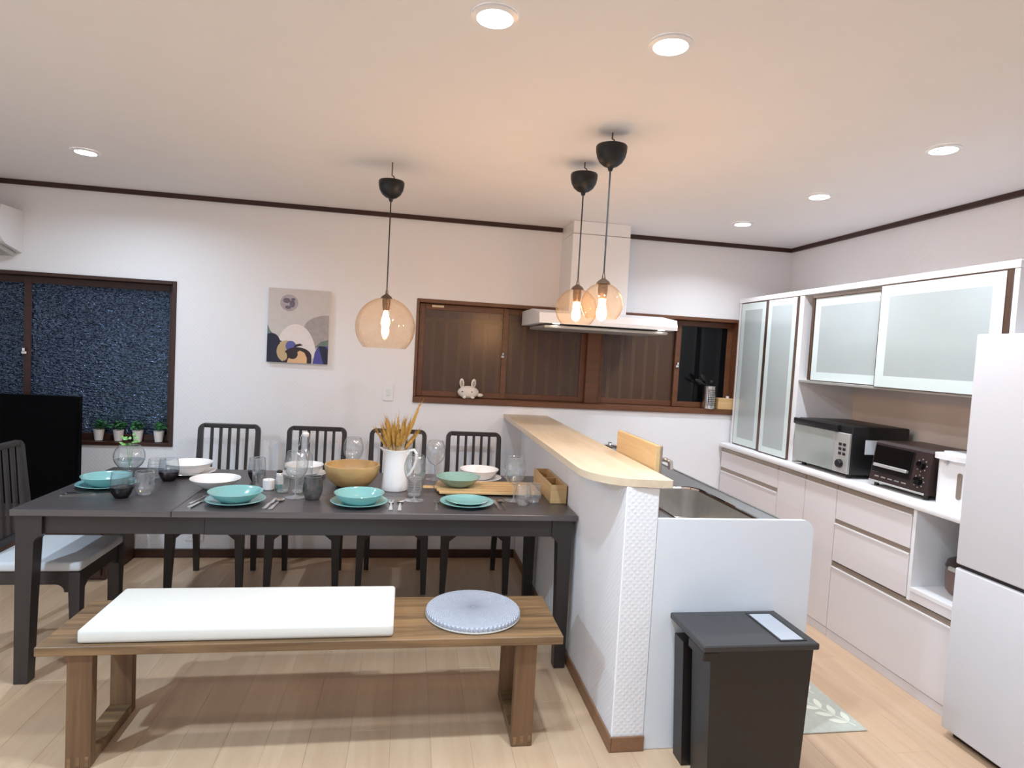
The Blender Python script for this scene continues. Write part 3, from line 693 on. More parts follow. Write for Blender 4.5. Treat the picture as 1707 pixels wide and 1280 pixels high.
t = thing('sliding_door_cabinet', 'white wall cabinet with two wide frosted sliding doors over the microwave', 'cabinet', (UX, 2.9, 1.42))
mv = lambda mb: mb.move(Matrix.Translation((-UX, -2.9, -1.42)))
mv(MB().box(UX-.002, XR-.002, 3.595, 3.6165, .906, 1.964, .001)).build('side_panel', M['white'], t, smooth=False)
mv(MB().box(UX-.002, XR-.002, 2.188, 2.212, .906, 1.964, .001)).build('side_panel', M['white'], t, smooth=False)
mv(MB().box(UX+.040, XR-.0215, 2.2125, 3.5945, 1.421, 1.442, .001)).build('bottom_board', M['white'], t, smooth=False)
mv(MB().box(UX+.0, UX+.0395, 2.2125, 3.5945, 1.416, 1.430, .001)).build('door_track', M['silver'], t, smooth=False)
mv(MB().box(XR-.021, XR-.002, 2.2125, 3.5945, .9065, 1.964)).build('back_panel', M['beige'], t, smooth=False)
mv(MB().box(UX+.06, XR-.0215, 2.2125, 3.5945, 1.945, 1.964)).build('cabinet_lining', M['white'], t, smooth=False)
glass_door(t, mv, UX+.024, 2.920, 3.512, 1.436, 1.938, .050)
glass_door(t, mv, UX-.006, 2.240, 2.936, 1.430, 1.958, .058)
mv(MB().box(UX+.018, UX+.036, 3.519, 3.540, 1.432, 1.943, .002)).build('handle_profile', M['bronze'], t, smooth=False)
mv(MB().box(UX-.010, UX+.012, 2.2125, 2.234, 1.432, 1.960, .002)).build('handle_profile', M['bronze'], t, smooth=False)
o = MB().box(UX-.006, XR-.0015, 2.186, 4.376, 1.9645, 1.998, .002).build('cabinet_top_board', M['white'], smooth=False)
tag(o, 'long white top board running over both frosted glass wall cabinets', 'board')

# ---------------------------------------------------------------- refrigerator
t = thing('refrigerator', 'tall plain white refrigerator cut by the right edge of the photo', 'refrigerator', (2.276, 1.9, 0))
mv = lambda mb: mb.move(Matrix.Translation((-2.276, -1.9, 0)))
mv(MB().box(2.330, 2.855, 1.605, 2.180, .02, 1.672, .004)).build('body', M['fridge'], t, smooth=False)
for z0, z1 in ((.732, 1.683), (.035, .716)):
    d = mv(MB().box(2.276, 2.3295, 1.600, 2.202, z0, z1, .008, 3)).build('fridge_door', M['fridge'], t, angle=60)
    if z0 > .5: mv(MB().box(2.290, 2.3285, 1.61, 2.19, .7165, .7315)).build('grip_recess', M['charcoal'], d, smooth=False)
mv(MB().box(2.32, 2.84, 1.62, 2.18, .001, .0195)).build('base_grille', M['charcoal'], t, smooth=False)
# ---------------------------------------------------------------- things on the storage worktop
CZ = .9055
t = thing('microwave', 'black microwave oven with a silver control column on the worktop', 'microwave', (2.412, 3.30, CZ))
MB().box(.018, .375, -.245, .245, .022, .292, .008, 2).build('body', M['black'], t)
d = MB().box(0, .017, -.120, .248, .026, .252, .003).build('oven_door', M['ovenglass'], t, smooth=False)
MB().box(-.014, .010, -.150, .250, .2525, .290, .006, 2).build('door_handle', M['black'], d)
cp = MB().box(0, .017, -.244, -.121, .026, .250, .003).build('control_panel', M['silver'], t, smooth=False)
for r_ in range(3):
    for c_ in range(2):
        MB().box(-.003, .001, -.176-.034*c_-.012, -.176-.034*c_+.012, .186-.026*r_-.008, .186-.026*r_+.008, .002).build('button', M['charcoal'], cp, smooth=False)
MB().lathe([(0, 0), (.024, 0), (.023, .016), (.019, .020), (0, .020)], seg=20).move(Matrix.Translation((-.0002, -.185, .078)) @ Matrix.Rotation(-pi/2, 4, 'Y')).build('dial', M['black'], cp)
for y in (-.20, .20):
    for x in (.05, .33): MB().lathe([(0, 0), (.014, 0), (.014, .022), (0, .022)], x, y, 12).build('foot', M['black'], t)
MB().box(.10, .20, -.2465, -.2452, .14, .22).build('side_reflection', M['panelwhite'], t, smooth=False, label='pale patch painted as a reflection on the side')  # pale sheet stands in for a reflection on the casing
t = thing('toaster_oven', 'dark brown toaster oven with two knobs on the worktop', 'toaster oven', (2.455, 2.755, CZ))
MB().prism([(0, .022), (.030, .226), (.045, .238), (.30, .238), (.30, .022)], 'Y', -.185, .185).build('body', M['toaster'], t, smooth=False)
sl = Matrix.Translation((0, 0, .022)) @ Matrix.Rotation(math.atan2(.030, .204), 4, 'Y')
d = MB().box(-.006, -.0005, -.080, .176, .052, .196, .003).move(sl).build('oven_door', M['blackgloss'], t, smooth=False)
MB().box(-.026, -.012, -.070, .150, .084, .100, .003).move(sl).build('door_handle', M['silver'], d, smooth=False)
MB().box(-.013, -.006, -.066, -.054, .086, .098).move(sl).build('handle_bracket', M['silver'], d, smooth=False)
MB().box(-.013, -.006, .134, .146, .086, .098).move(sl).build('handle_bracket', M['silver'], d, smooth=False)
for kz in (.140, .062):
    k_ = MB().lathe([(0, 0), (.021, 0), (.019, .018), (0, .020)], seg=18).move(sl @ Matrix.Translation((-.0008, -.132, kz)) @ Matrix.Rotation(-pi/2, 4, 'Y')).build('knob', M['blackgloss'], t)
    b = MB()
    for a in range(8):
        b.box(-.0015, -.0006, -.132+.030*cos(a*pi/4)-.003, -.132+.030*cos(a*pi/4)+.003, kz+.030*sin(a*pi/4)-.003, kz+.030*sin(a*pi/4)+.003)
    b.move(sl).build('dial_marks', M['silver'], k_, smooth=False)
b = MB()
for k in range(5): b.box(-.0012, -.0003, -.06+.045*k, -.03+.045*k, .030, .036)
b.move(sl).build('printed_marks', M['silver'], t, smooth=False)
MB().box(-.008, -.0005, -.18, .18, .001, .010, .002).move(sl).build('bottom_trim', M['silver'], t, smooth=False)
for y in (-.16, .16):
    for x in (.03, .27): MB().lathe([(0, 0), (.012, 0), (.012, .022), (0, .022)], x, y, 12).build('foot', M['black'], t)
t = thing('water_dispenser', 'white electric hot water pot beside the refrigerator', 'water boiler', (2.560, 2.455, CZ))
MB().prism(rrect(-.09, .10, -.098, .098, .05, 6), 'Z', 0, .215).build('body', M['white'], t, angle=40)
b = MB()
MB().prism(rrect(-.115, .104, -.104, .104, .06, 8), 'Z', .2155, .240).build('lid', M['white'], t, angle=40)
MB().prism(rrect(-.085, .080, -.080, .080, .05, 8), 'Z', .2402, .250).build('lid_panel', M['panelwhite'], t, angle=40)
MB().prism([(y+.0, z) for y, z in rrect(-.062, -.038, .045, .165, .011, 5)], 'X', -.093, -.0895).build('water_gauge', M['taupe'], t, angle=40)
MB().tube([(-.10, .02, .214), (-.10, .02, .198)], .008, 10).build('spout', M['silver'], t)
t = thing('rice_cooker', 'brown rice cooker in the low open niche beside the refrigerator', 'rice cooker', (2.610, 2.400, .5005))
MB().lathe([(0, 0), (.105, 0), (.122, .02), (.126, .10), (.122, .115), (0, .115)], seg=32).build('body', M['cooker'], t)
MB().lathe([(.124, .1155), (.128, .125), (.120, .150), (.08, .172), (0, .178)], seg=32).build('lid', M['toaster'], t)
MB().box(-.138, -.120, -.03, .03, .118, .138, .004).build('latch', M['silver'], t, smooth=False)

# ---------------------------------------------------------------- bin and mat
t = thing('trash_bin', 'tall dark charcoal rubbish bin with a flat lid in front of the white panel', 'bin', (1.2475, 2.055, 0))
b = MB()
def hexa(b, x0, x1, y0, y1, x2, x3, y2, y3, z0, z1):
    A = [b.bm.verts.new(p) for p in ((x0, y0, z0), (x1, y0, z0), (x1, y1, z0), (x0, y1, z0))]
    B = [b.bm.verts.new(p) for p in ((x2, y2, z1), (x3, y2, z1), (x3, y3, z1), (x2, y3, z1))]
    b.bm.faces.new(A); b.bm.faces.new(B)
    for i in range(4): b.bm.faces.new((A[i], A[(i+1) % 4], B[(i+1) % 4], B[i]))
    return b
hexa(MB(), -.158, .190, -.115, .010, -.186, .202, -.128, .012, .002, .520).build('body', M['charcoal'], t, smooth=False)
hexa(MB(), -.140, .190, .0105, .040, -.150, .202, .0125, .050, .002, .520).build('side_recess', M['charcoal'], t, smooth=False)
hexa(MB(), -.180, .190, .0405, .112, -.200, .202, .0505, .126, .002, .470).build('rear_column', M['charcoal'], t, smooth=False)
MB().box(-.2175, .2175, -.140, .140, .5215, .545, .004).build('lid', M['charcoaltop'], t, smooth=False)
MB().box(-.2165, -.160, -.136, -.02, .490, .5212, .003).build('lid_flap', M['charcoal'], t, smooth=False)
ld = [o for o in t.children if o.name.startswith('lid')][0]
MB().box(.088, .176, -.108, .108, .5452, .5462).build('lid_inset', M['binlabel'], ld, smooth=False, label='pale grey inset panel')
b = MB()
for q in ((.080, .0878, -.116, .116), (.1762, .184, -.116, .116), (.0878, .1762, -.116, -.1082), (.0878, .1762, .1082, .116)): b.box(*q, .5452, .5475)
b.build('inset_rim', M['charcoal'], ld, smooth=False)
t = thing('kitchen_mat', 'sage green kitchen mat with cream leaf sprigs on the floor by the bin', 'rug', (1.795, 2.84, .0005))
MB().box(-.172, .172, -.60, .60, 0, .006, .002).build('mat', M['rug'], t, smooth=False)
b = MB()
def leafshape(b, p, d, L, W):
    d = Vector(d).normalized(); n = Vector((-d.y, d.x)); pts = []
    for k in range(7):
        s_ = k/6; wv = W*sin(pi*s_)**.8; pts.append((Vector(p)+d*L*s_+n*wv, Vector(p)+d*L*s_-n*wv))
    b.quadstrip([(a.x, a.y, .0064) for a, _ in pts], [(c.x, c.y, .0064) for _, c in pts])
for sx, sy, ang in ((.14, -.57, 118), (.12, -.32, 110), (.13, -.05, 120), (.12, .22, 112)):
    dv = Vector((cos(radians(ang)), sin(radians(ang)))); nv = Vector((-dv.y, dv.x))
    P0 = Vector((sx, sy)); L = .30
    b.quadstrip([(q.x, q.y, .0064) for q in (P0+nv*.003, P0+dv*L+nv*.002)], [(q.x, q.y, .0064) for q in (P0-nv*.003, P0+dv*L-nv*.002)])
    for k in range(5):
        for s_ in (-1, 1):
            q = P0+dv*(.03+.06*k); leafshape(b, q+nv*s_*.004, dv*.8+nv*s_*.75, .080, .015)
o = b.build('sprig_pattern', M['ruglight'], t, smooth=False, flip=False)

# ---------------------------------------------------------------- left side: television, air conditioner, window plants
o = thing('tv_stand', 'low dark brown television stand against the back wall', 'cabinet', (-2.40, 4.20, 0))
MB().box(-.655, .655, -.20, .205, .01, .40, .004).build('body', M['darkbase'], o, smooth=False)
MB().box(-.64, -.003, -.219, -.2005, .03, .385, .002).build('cabinet_door', M['darktrim'], o, smooth=False)
MB().box(.003, .64, -.219, -.2005, .03, .385, .002).build('cabinet_door', M['darktrim'], o, smooth=False)
MB().box(-.60, .60, -.17, .17, .001, .0095).build('plinth', M['black'], o, smooth=False)
t = thing('television', 'large black flat screen television standing under the dark window', 'television', (-2.446, 4.02, .401))
MB().box(-.540, .540, -.012, .030, .060, .700, .004).build('screen_case', M['tvblack'], t, smooth=False)
MB().box(-.528, .528, -.0145, -.0122, .078, .690).build('screen', M['tvblack'], t, smooth=False)
for s_ in (-1, 1):
    MB().tube([(s_*.33, -.10, .006), (s_*.33, .0, .040), (s_*.33, .01, .10), (s_*.33, .0, .040), (s_*.33, .12, .006)], .006, 8).build('foot', M['black'], t)
t = thing('air_conditioner', 'white wall air conditioner at the left edge above the dark window', 'air conditioner', (-2.846, YB-.0005, 1.93))
pr = [(0, .03), (0, .292), (-.205, .292), (-.215, .285), (-.222, .20), (-.222, .12), (-.20, .085), (-.16, .062)]
MB().prism(pr, 'X', -.40, .40).build('body', M['white'], t, smooth=True, angle=30)
MB().prism([(-.02, .0295), (-.158, .061), (-.195, .045), (-.19, .035), (-.16, .03), (-.04, .004), (-.02, .004)], 'X', -.37, .37).build('louver', M['silver'], t, smooth=False)
MB().box(-.398, .398, -.2275, -.2224, .115, .285, .002).build('front_panel', M['white'], t, smooth=False)
def plant(label, x, y, z, seed):
    rnd = random.Random(seed)
    t = thing('potted_plant', label, 'plant', (x, y, z), 0, 'small green plants in white pots on the window sill')
    MB().lathe([(0, .001), (.024, .001), (.033, .070), (.034, .073), (.031, .073), (.029, .064), (0, .062)], seg=22).build('pot', M['porcelain'], t)
    b = MB()
    for k in range(58):
        a = rnd.uniform(0, 2*pi); el = rnd.uniform(.15, 1.35); r = rnd.uniform(.03, .075)
        c = Vector((r*cos(a)*cos(el)*.72, r*sin(a)*cos(el)*.7, .078+r*sin(el)*.85))
        d = Vector((cos(a+rnd.uniform(-.8, .8)), sin(a+rnd.uniform(-.8, .8)), rnd.uniform(-.5, .4))).normalized(); n = d.cross(Vector((rnd.uniform(-.4, .4), rnd.uniform(-.4, .4), 1))).normalized()
        L, W = rnd.uniform(.020, .032), rnd.uniform(.007, .012)
        b.quadstrip([c-d*L/2, c+n*W-d*L*.05+Vector((0, 0, .003)), c+d*L/2], [c-d*L/2-n*.001, c-n*W-d*L*.05+Vector((0, 0, .003)), c+d*L/2-n*.001])
    for k in range(8):
        a = k*pi/4; b.tube([(0, 0, .06), (.02*cos(a), .015*sin(a), .085), (.045*cos(a), .03*sin(a), .105)], .0012, 4)
    b.build('foliage', M['leaf'], t, smooth=False, flip=False, kind='stuff')
    return t
plant('small green plant in a white pot on the sill, closest to the television', -2.004, 4.47, .7735, 1)
plant('small green plant in a white pot on the sill, second from the television', -1.884, 4.47, .7735, 2)
plant('small green plant in a white pot on the sill, right behind the water glass sprig', -1.766, 4.47, .7735, 3)
plant('small green plant in a white pot on the sill, in the corner of the window', -1.636, 4.47, .7735, 4)

# picture, switch, outlet
t = thing('wall_picture', 'unframed canvas print with a moon and overlapping hills on the back wall', 'picture', (-.750, YB-.0005, 1.348))
MB().box(-.200, .200, -.028, 0, 0, .500, .002).build('canvas', M['whitematte'], t, smooth=False)
pal = [srgb(206, 198, 194), srgb(176, 162, 168), srgb(232, 222, 218), srgb(168, 158, 156), srgb(34, 36, 58), srgb(196, 170, 130), srgb(48, 36, 40), srgb(226, 182, 138), srgb(76, 74, 150), srgb(92, 96, 160), srgb(108, 124, 118), srgb(112, 102, 116)]
pm_ = [plain('print_%d' % i, c, .6, var=.10 if i in (1, 3, 10) else .03, scale=30) for i, c in enumerate(pal)]
b = MB()
def flat(i, pts, lay):
    b.mi = i; y = -.0283-.00025*lay
    vs = [b.bm.verts.new((x-.2, y, z)) for x, z in pts]; f = b.bm.faces.new(vs); f.material_index = i
def disc(cx, cz, rx, rz, a0=0, a1=360, n=24): return [(cx+rx*cos(radians(a0+(a1-a0)*k/n)), cz+rz*sin(radians(a0+(a1-a0)*k/n))) for k in range(n if a1-a0 == 360 else n+1)]
flat(0, [(.001, .001), (.399, .001), (.399, .499), (.001, .499)], 0)
flat(1, disc(.135, .405, .058, .056), 1)
for (cx, cz, rx, rz) in ((.118, .42, .024, .018), (.155, .40, .018, .026), (.128, .375, .02, .012), (.16, .43, .014, .01)): flat(11, disc(cx, cz, rx, rz, n=10), 2)
flat(3, [(.399, .10), (.399, .335)]+[(.399-.165*sin(radians(k)), .335-.10*(1-cos(radians(k)))) for k in range(8, 91, 8)]+[(.30, .10)], 1)
flat(10, [(.399, .11), (.399, .17), (.35, .155), (.31, .115)], 2)
flat(2, disc(.185, .04, .135, .225, 0, 180), 3)
flat(10, [(.001, .14), (.001, .255)]+[(.001+.10*k/6, .255-.115*(k/6)**.6) for k in range(1, 7)], 3)
flat(4, disc(.03, .135, .055, .062, -60, 120, 14)+[(.001, .20), (.001, .10)], 4)
flat(4, [(.001, .003), (.13, .003), (.14, .06), (.10, .11), (.04, .125), (.001, .13)], 5)
flat(5, disc(.13, .078, .066, .074), 6)
flat(9, disc(.155, .115, .034, .036), 7)
flat(6, [(.225, .003), (.292, .003)]+disc(.20, .05, .092, .060, 0, 180, 16)+[(.108, .003)], 8)
flat(6, [(.17, .10), (.185, .128), (.215, .135), (.235, .125), (.20, .115)], 9)
flat(5, disc(.112, .045, .022, .030), 9)
flat(7, [(.135, .003), (.262, .003), (.262, .04), (.245, .075), (.215, .088), (.19, .07), (.165, .045), (.14, .03)], 10)
flat(6, disc(.168, .062, .034, .034), 11)
flat(8, [(.300, .003), (.399, .003), (.399, .125), (.335, .125), (.312, .08)], 5)
flat(4, [(.399, .003), (.399, .105), (.375, .125), (.335, .125), (.36, .04), (.372, .003)], 6)
b.build('printed_image', pm_, t, smooth=False, flip=False)
t = thing('light_switch', 'white light switch plate on the back wall above the chairs', 'switch', (-.138, YB-.0005, 1.118))
MB().box(-.036, .036, -.007, 0, 0, .118, .002).build('plate', M['white'], t, smooth=False)
MB().box(-.012, .012, -.011, -.0072, .036, .082, .002).build('rocker', M['panelwhite'], t, smooth=False)
t = thing('wall_outlet', 'white wall outlet low on the back wall under the table', 'outlet', (-1.378, YB-.0005, .118))
MB().box(-.058, .058, -.007, 0, 0, .072, .002).build('plate', M['white'], t, smooth=False)
for s_ in (-.026, .026): MB().box(s_-.015, s_+.015, -.009, -.0072, .020, .052, .001).build('socket', M['panelwhite'], t, smooth=False)

# things on the long window sill
SZ = 1.1565
t = thing('plush_rabbit', 'white plush rabbit with upright ears on the long window sill', 'plush toy', (.425, 4.435, SZ))
MB().ball((0, 0, .044), (.076, .046, .046), 20, 14).build('body', M['plush'], t)
for s_ in (-1, 1):
    e = MB().ball((0, 0, 0), (.018, .011, .034), 14, 10).move(Matrix.Translation((s_*.042-.006, 0, .108)) @ Matrix.Rotation(s_*.10, 4, 'Y')).build('ear', M['plush'], t)
    MB().ball((0, 0, 0), (.009, .003, .022), 10, 8).move(Matrix.Translation((s_*.042-.006, -.0105, .106)) @ Matrix.Rotation(s_*.10, 4, 'Y')).build('inner_ear', M['plushpink'], e, label='grey inner ear')
    MB().ball((s_*.034-.012, -.043, .050), .0045, 8, 6).build('eye', M['black'], t)
    MB().ball((s_*.030, -.040, .010), (.014, .013, .010), 10, 8).build('paw', M['plush'], t)
MB().ball((.084, .0, .026), (.024, .014, .014), 12, 8).build('tail', M['plush'], t)
t = thing('utensil_holder', 'shiny steel utensil canister on the right end of the window sill', 'utensil holder', (2.268, 4.425, SZ))
MB().lathe([(0, .001), (.046, .001), (.048, .004), (.048, .17), (.049, .173), (.045, .173), (.044, .006), (0, .005)], seg=28).build('canister', M['chrome'], t)
for r_ in range(9):
    b = MB()
    for k in range(5): b.box(-.004+.014*(k-2), .004+.014*(k-2), -.0486, -.0474, .028+r_*.014, .035+r_*.014)
    if r_ == 0: hb = b
    else:
        tmp = b; me_ = bpy.data.meshes.new('tmp'); tmp.bm.to_mesh(me_); hb.bm.from_mesh(me_); tmp.bm.free(); bpy.data.meshes.remove(me_)
hb.build('punched_holes', M['charcoal'], t, smooth=False)
def utensil(name, label, pts, r, head):
    u = thing(name, label, 'utensil', (2.268, 4.425, SZ), 0)
    MB().tube(pts, r, 8).build('handle', M['black'], u)
    e = Vector(pts[-1]); dr = (e-Vector(pts[-2])).normalized()
    mt = Matrix.Translation(e+dr*.028) @ dr.to_track_quat('Z', 'X').to_matrix().to_4x4()
    MB().ball((0, 0, 0), head, 12, 8).move(mt).build('head', M['black'], u)
utensil('ladle', 'black ladle leaning left out of the steel canister, upper one', [(.012, .01, .01), (-.03, -.01, .19), (-.05, -.015, .212)], .004, (.016, .012, .034))
utensil('spatula', 'black spatula leaning left out of the steel canister, lower one', [(.02, -.012, .01), (-.032, -.02, .178), (-.075, -.02, .196)], .004, (.012, .004, .034))
utensil('cooking_spoon', 'short black spoon standing upright in the steel canister', [(-.015, .015, .01), (.012, .014, .15), (.016, .014, .175)], .004, (.014, .006, .016))
t = thing('spice_box', 'small wooden box on the window sill beside the steel canister', 'box', (2.397, 4.435, SZ))
MB().box(-.062, .062, -.035, -.029, .001, .085, .001).build('front_board', M['bamboo'], t, smooth=False)
MB().box(-.062, .062, .029, .035, .001, .085, .001).build('back_board', M['bamboo'], t, smooth=False)
for s_ in (-1, 1): MB().box(s_*.062-.003*(s_+1), s_*.062+.003*(1-s_), -.0288, .0288, .001, .085, .001).build('side_board', M['bamboo'], t, smooth=False)
MB().box(-.056, .056, -.0288, .0288, .001, .006).build('bottom_board', M['bamboo'], t, smooth=False)
o = MB().lathe([(0, .0005), (.016, .0005), (.017, .055), (.012, .06), (.012, .095), (0, .096)], seg=16).build('spice_bottle', M['porcelain'])
o.location = (2.425, 4.435, SZ+.0062); tag(o, 'small white bottle standing in the wooden box at the cupboard edge', 'bottle')

# ---------------------------------------------------------------- the laid table
def bowl_prof(R, H, rb, th=.005): 
    o = [(0, .003), (rb-.006, .003), (rb-.003, .0), (rb, .0), (rb+.003, .003)]
    n = 7
    for k in range(1, n+1):
        f = k/n; o.append((rb+.003+(R-rb-.003)*f**.82, .003+(H-.003)*f**1.15))
    o.append((R-.001, H+.0015)); o.append((R-.004, H+.0005))
    for k in range(n-1, -1, -1):
        f = k/n; o.append((max(0.01, rb-.004+(R-rb-.002)*f**.82), .0085+(H-.009)*f**1.15))
    o.append((0, .0075)); return o
def plate_prof(R, H, rb):
    return [(0, .003), (rb-.006, .003), (rb-.003, 0), (rb, 0), (rb+.004, .003), ((rb+R)/2, .55*H), (R-.003, H-.002), (R, H), (R-.002, H+.0015), (R-.006, H+.0005), ((rb+R)/2-.004, .55*H+.004), (rb, .0075), (0, .0065)]
def dish(name, label, cat, prof, mt, loc, group, seg=48):
    o = MB().lathe(prof, seg=seg).build(name, M[mt], angle=50); o.location = loc; return tag(o, label, cat, group)
GP, GB = 'dinner plates laid on the table', 'bowls laid on the table'
tz = TZ+.0003
dish('dinner_plate', 'teal plate under the bowl at the head of the table by the television', 'plate', plate_prof(.127, .019, .075), 'teal', (-1.415, 3.240, tz), GP)
dish('dinner_plate', 'teal plate under a bowl on the front edge, nearest the table leaf joint', 'plate', plate_prof(.130, .019, .075), 'teal', (-.755, 2.972, tz), GP)
dish('dinner_plate', 'teal plate under a bowl on the front edge, in front of the wooden bowl', 'plate', plate_prof(.133, .019, .075), 'teal', (-.203, 2.972, tz), GP)
dish('dinner_plate', 'teal large plate under a smaller plate, in front of the wooden serving board', 'plate', plate_prof(.132, .019, .075), 'teal', (.308, 2.990, tz), GP)
dish('dinner_plate', 'white plate under a bowl at the far left, behind the faint grey tumblers', 'plate', plate_prof(.132, .019, .075), 'porcelain', (-1.150, 3.572, tz), GP)
dish('dinner_plate', 'white plate under a bowl, behind the swing-top water bottle', 'plate', plate_prof(.122, .019, .072), 'porcelain', (-.555, 3.588, tz), GP)
dish('dinner_plate', 'white plate under a bowl at the far right, behind the serving board', 'plate', plate_prof(.132, .019, .075), 'porcelain', (.432, 3.575, tz), GP)
dish('side_plate', 'small teal plate stacked on the large teal plate nearest the bar', 'plate', plate_prof(.103, .017, .060), 'teal', (.310, 2.992, tz+.0085), None)
bz_ = tz+.0085
dish('soup_bowl', 'teal shallow bowl at the head of the table by the television', 'bowl', bowl_prof(.108, .046, .058), 'teal', (-1.415, 3.240, bz_), GB)
dish('soup_bowl', 'teal shallow bowl on the front edge, nearest the table leaf joint', 'bowl', bowl_prof(.118, .046, .060), 'teal', (-.755, 2.968, bz_), GB)
dish('soup_bowl', 'teal steep-sided bowl on the front edge, in front of the wooden bowl', 'bowl', bowl_prof(.116, .048, .072), 'teal', (-.204, 2.970, bz_), GB)
dish('soup_bowl', 'white bowl on a white plate at the far left of the table', 'bowl', bowl_prof(.118, .056, .065), 'porcelain', (-1.150, 3.572, bz_), GB)
dish('soup_bowl', 'white bowl on a white plate behind the swing-top water bottle', 'bowl', bowl_prof(.106, .056, .060), 'porcelain', (-.555, 3.588, bz_), GB)
dish('soup_bowl', 'white bowl on a white plate at the far right, in front of the end chair', 'bowl', bowl_prof(.115, .056, .062), 'porcelain', (.430, 3.575, bz_), GB)
dish('serving_bowl', 'white wide bowl standing directly on the table, behind a teal bowl', 'bowl', bowl_prof(.117, .052, .045), 'porcelain', (-.920, 3.240, tz), GB)
dish('serving_bowl', 'sage green bowl standing on the wooden serving board', 'bowl', bowl_prof(.120, .052, .055), 'sage', (.287, 3.300, tz+.0225), GB)
o = MB().lathe([(0, 0), (.068, 0), (.092, .012), (.125, .045), (.139, .080), (.1435, .112), (.142, .118), (.133, .118), (.130, .085), (.112, .045), (.07, .018), (0, .014)], seg=56).build('salad_bowl', M['bowlwood'], angle=50)
o.location = (-.272, 3.352, tz); tag(o, 'large round wooden salad bowl in the middle of the table', 'bowl')

# pitcher with dried wheat
t = thing('pitcher', 'white enamel pitcher holding dried wheat in the middle of the table', 'pitcher', (-.048, 3.290, tz))
b = MB().lathe([(0, 0), (.066, 0), (.069, .004), (.066, .03), (.060, .11), (.056, .16), (.056, .19), (.062, .213), (.060, .214), (.053, .19), (.053, .16), (.057, .11), (.062, .03), (.060, .008), (0, .007)], seg=40)
for v in b.bm.verts:                     # the lip is drawn out on the left
    if v.co.z > .185 and v.co.x < 0:
        k = (v.co.z-.185)/.03*max(0, -v.co.x/.06)**3; v.co.x -= .022*k; v.co.z += .008*k
b.build('body', M['porcelain'], t, angle=60)
MB().tube([(.054, 0, .175), (.070, 0, .205), (.092, 0, .212), (.106, 0, .195), (.108, 0, .165), (.098, 0, .125), (.078, 0, .085), (.058, 0, .068)], [.008, .008, .0085, .008, .0075, .007, .007, .008], 10).build('handle', M['porcelain'], t)
t = thing('wheat_bunch', 'bunch of dried golden wheat standing in the white pitcher', 'dried flowers', (-.048, 3.290, tz+.0085))
rnd = random.Random(11)
for k in range(26):
    if k == 0: dx, dy, zt = .115, .0, .455
    else:
        a = rnd.uniform(0, 2*pi); q = rnd.uniform(.15, 1)**.6; dx, dy = .105*q*cos(a), .07*q*sin(a); zt = rnd.uniform(.30, .40)-.03*q
    mid = Vector((dx*.20, dy*.20, .17)); tip = Vector((dx, dy, zt)); base = Vector((-dx*.25, -dy*.25, .002))
    kn = mid.lerp(tip, .34)
    s_ = MB().tube([base, mid, kn], .0017, 5).build('stalk', M['straw'], t)
    b = MB(); d = (tip-kn).normalized(); n1 = d.orthogonal().normalized(); n2 = d.cross(n1); L = (tip-kn).length
    b.tube([kn, kn+d*L*.12, kn+d*L*.45, kn+d*L*.8, tip], [.002, .0072, .0092, .0055, .001], 6)
    for j in range(30):
        p = kn+d*L*rnd.uniform(.05, .85); a = rnd.uniform(0, 2*pi); r = n1*cos(a)+n2*sin(a)
        e = p+d*rnd.uniform(.045, .075)+r*rnd.uniform(.008, .020); g = d.cross(r)*.0016
        b.quadstrip([p+g, e], [p-g, e+g*.1])
    b.build('wheat_ear', M['wheat'], s_, smooth=False, flip=False)

# glassware
def rimmed(pr, seg):
    b = MB().lathe(pr, seg=seg); r, z = pr[-1]; b.mi = 1
    b.lathe([(r-.0012, z), (r, z+.0014), (r+.0012, z), (r, z-.0010), (r-.0012, z)], seg=seg); return b
def wine_glass(label, x, y, H=.222, R=.056, stem=.085, rim=.040, foot=.048):
    t = thing('wine_glass', label, 'wine glass', (x, y, tz), 0, 'clear wine glasses on the table')
    MB().lathe([(0, .0005), (foot-.002, .0005), (foot, .0015), (foot-.004, .003), (.018, .006), (.006, .012), (0, .013)], seg=36).build('foot', M['thick'], t)
    MB().lathe([(.0045, .011), (.0038, .03), (.0036, stem-.02), (.005, stem-.006), (.009, stem)], seg=12).build('stem', M['thick'], t)
    zb = stem-.002; hb = H-zb; pr = []
    for k in range(15):
        f = k/14; a = f*2.30
        r = R*sin(a)/1.0 if a < pi/2 else R-(R-rim)*((a-pi/2)/(2.30-pi/2))**1.7
        pr.append((max(.006, r), zb+hb*(1-cos(a))/(1-cos(2.30))))
    rimmed(pr, 40).build('bowl', [M['clear'], M['thick']], t, flip=False, angle=80)
    return t
wine_glass('clear wine glass on the front edge, between the cutlery and the dark smoked tumbler', -.513, 3.085)
wine_glass('clear wine glass beside the white pitcher, in front of a clear tumbler', .053, 3.058)
wine_glass('clear wine glass at the front right, beside the ridged tumblers', .556, 3.085)
wine_glass('clear wine glass at the back, between the third and fourth chairs', .172, 3.560)
wine_glass('clear wine glass at the back, behind the wooden salad bowl', -.290, 3.590)
t = thing('goblet', 'round clear goblet with water and a green sprig, by the teal bowl', 'glass', (-1.390, 3.425, tz))
MB().lathe([(0, .0005), (.038, .0005), (.040, .0015), (.016, .006), (.007, .014), (.006, .038), (.012, .047)], seg=32).build('foot', M['thick'], t)
cz, R = .116, .072
prf = [(R*sin(a), cz-R*cos(a)) for a in [.12+k*(2.42-.12)/16 for k in range(17)]]
rimmed(prf, 40).build('bowl', [M['clear'], M['thick']], t, flip=False, angle=80)
MB().lathe([(0, .048)]+[(r-.002, z) for r, z in prf if .048 < z < .100]+[(R*.97-.002, .100), (0, .1005)], seg=40).build('water', M['water'], t)
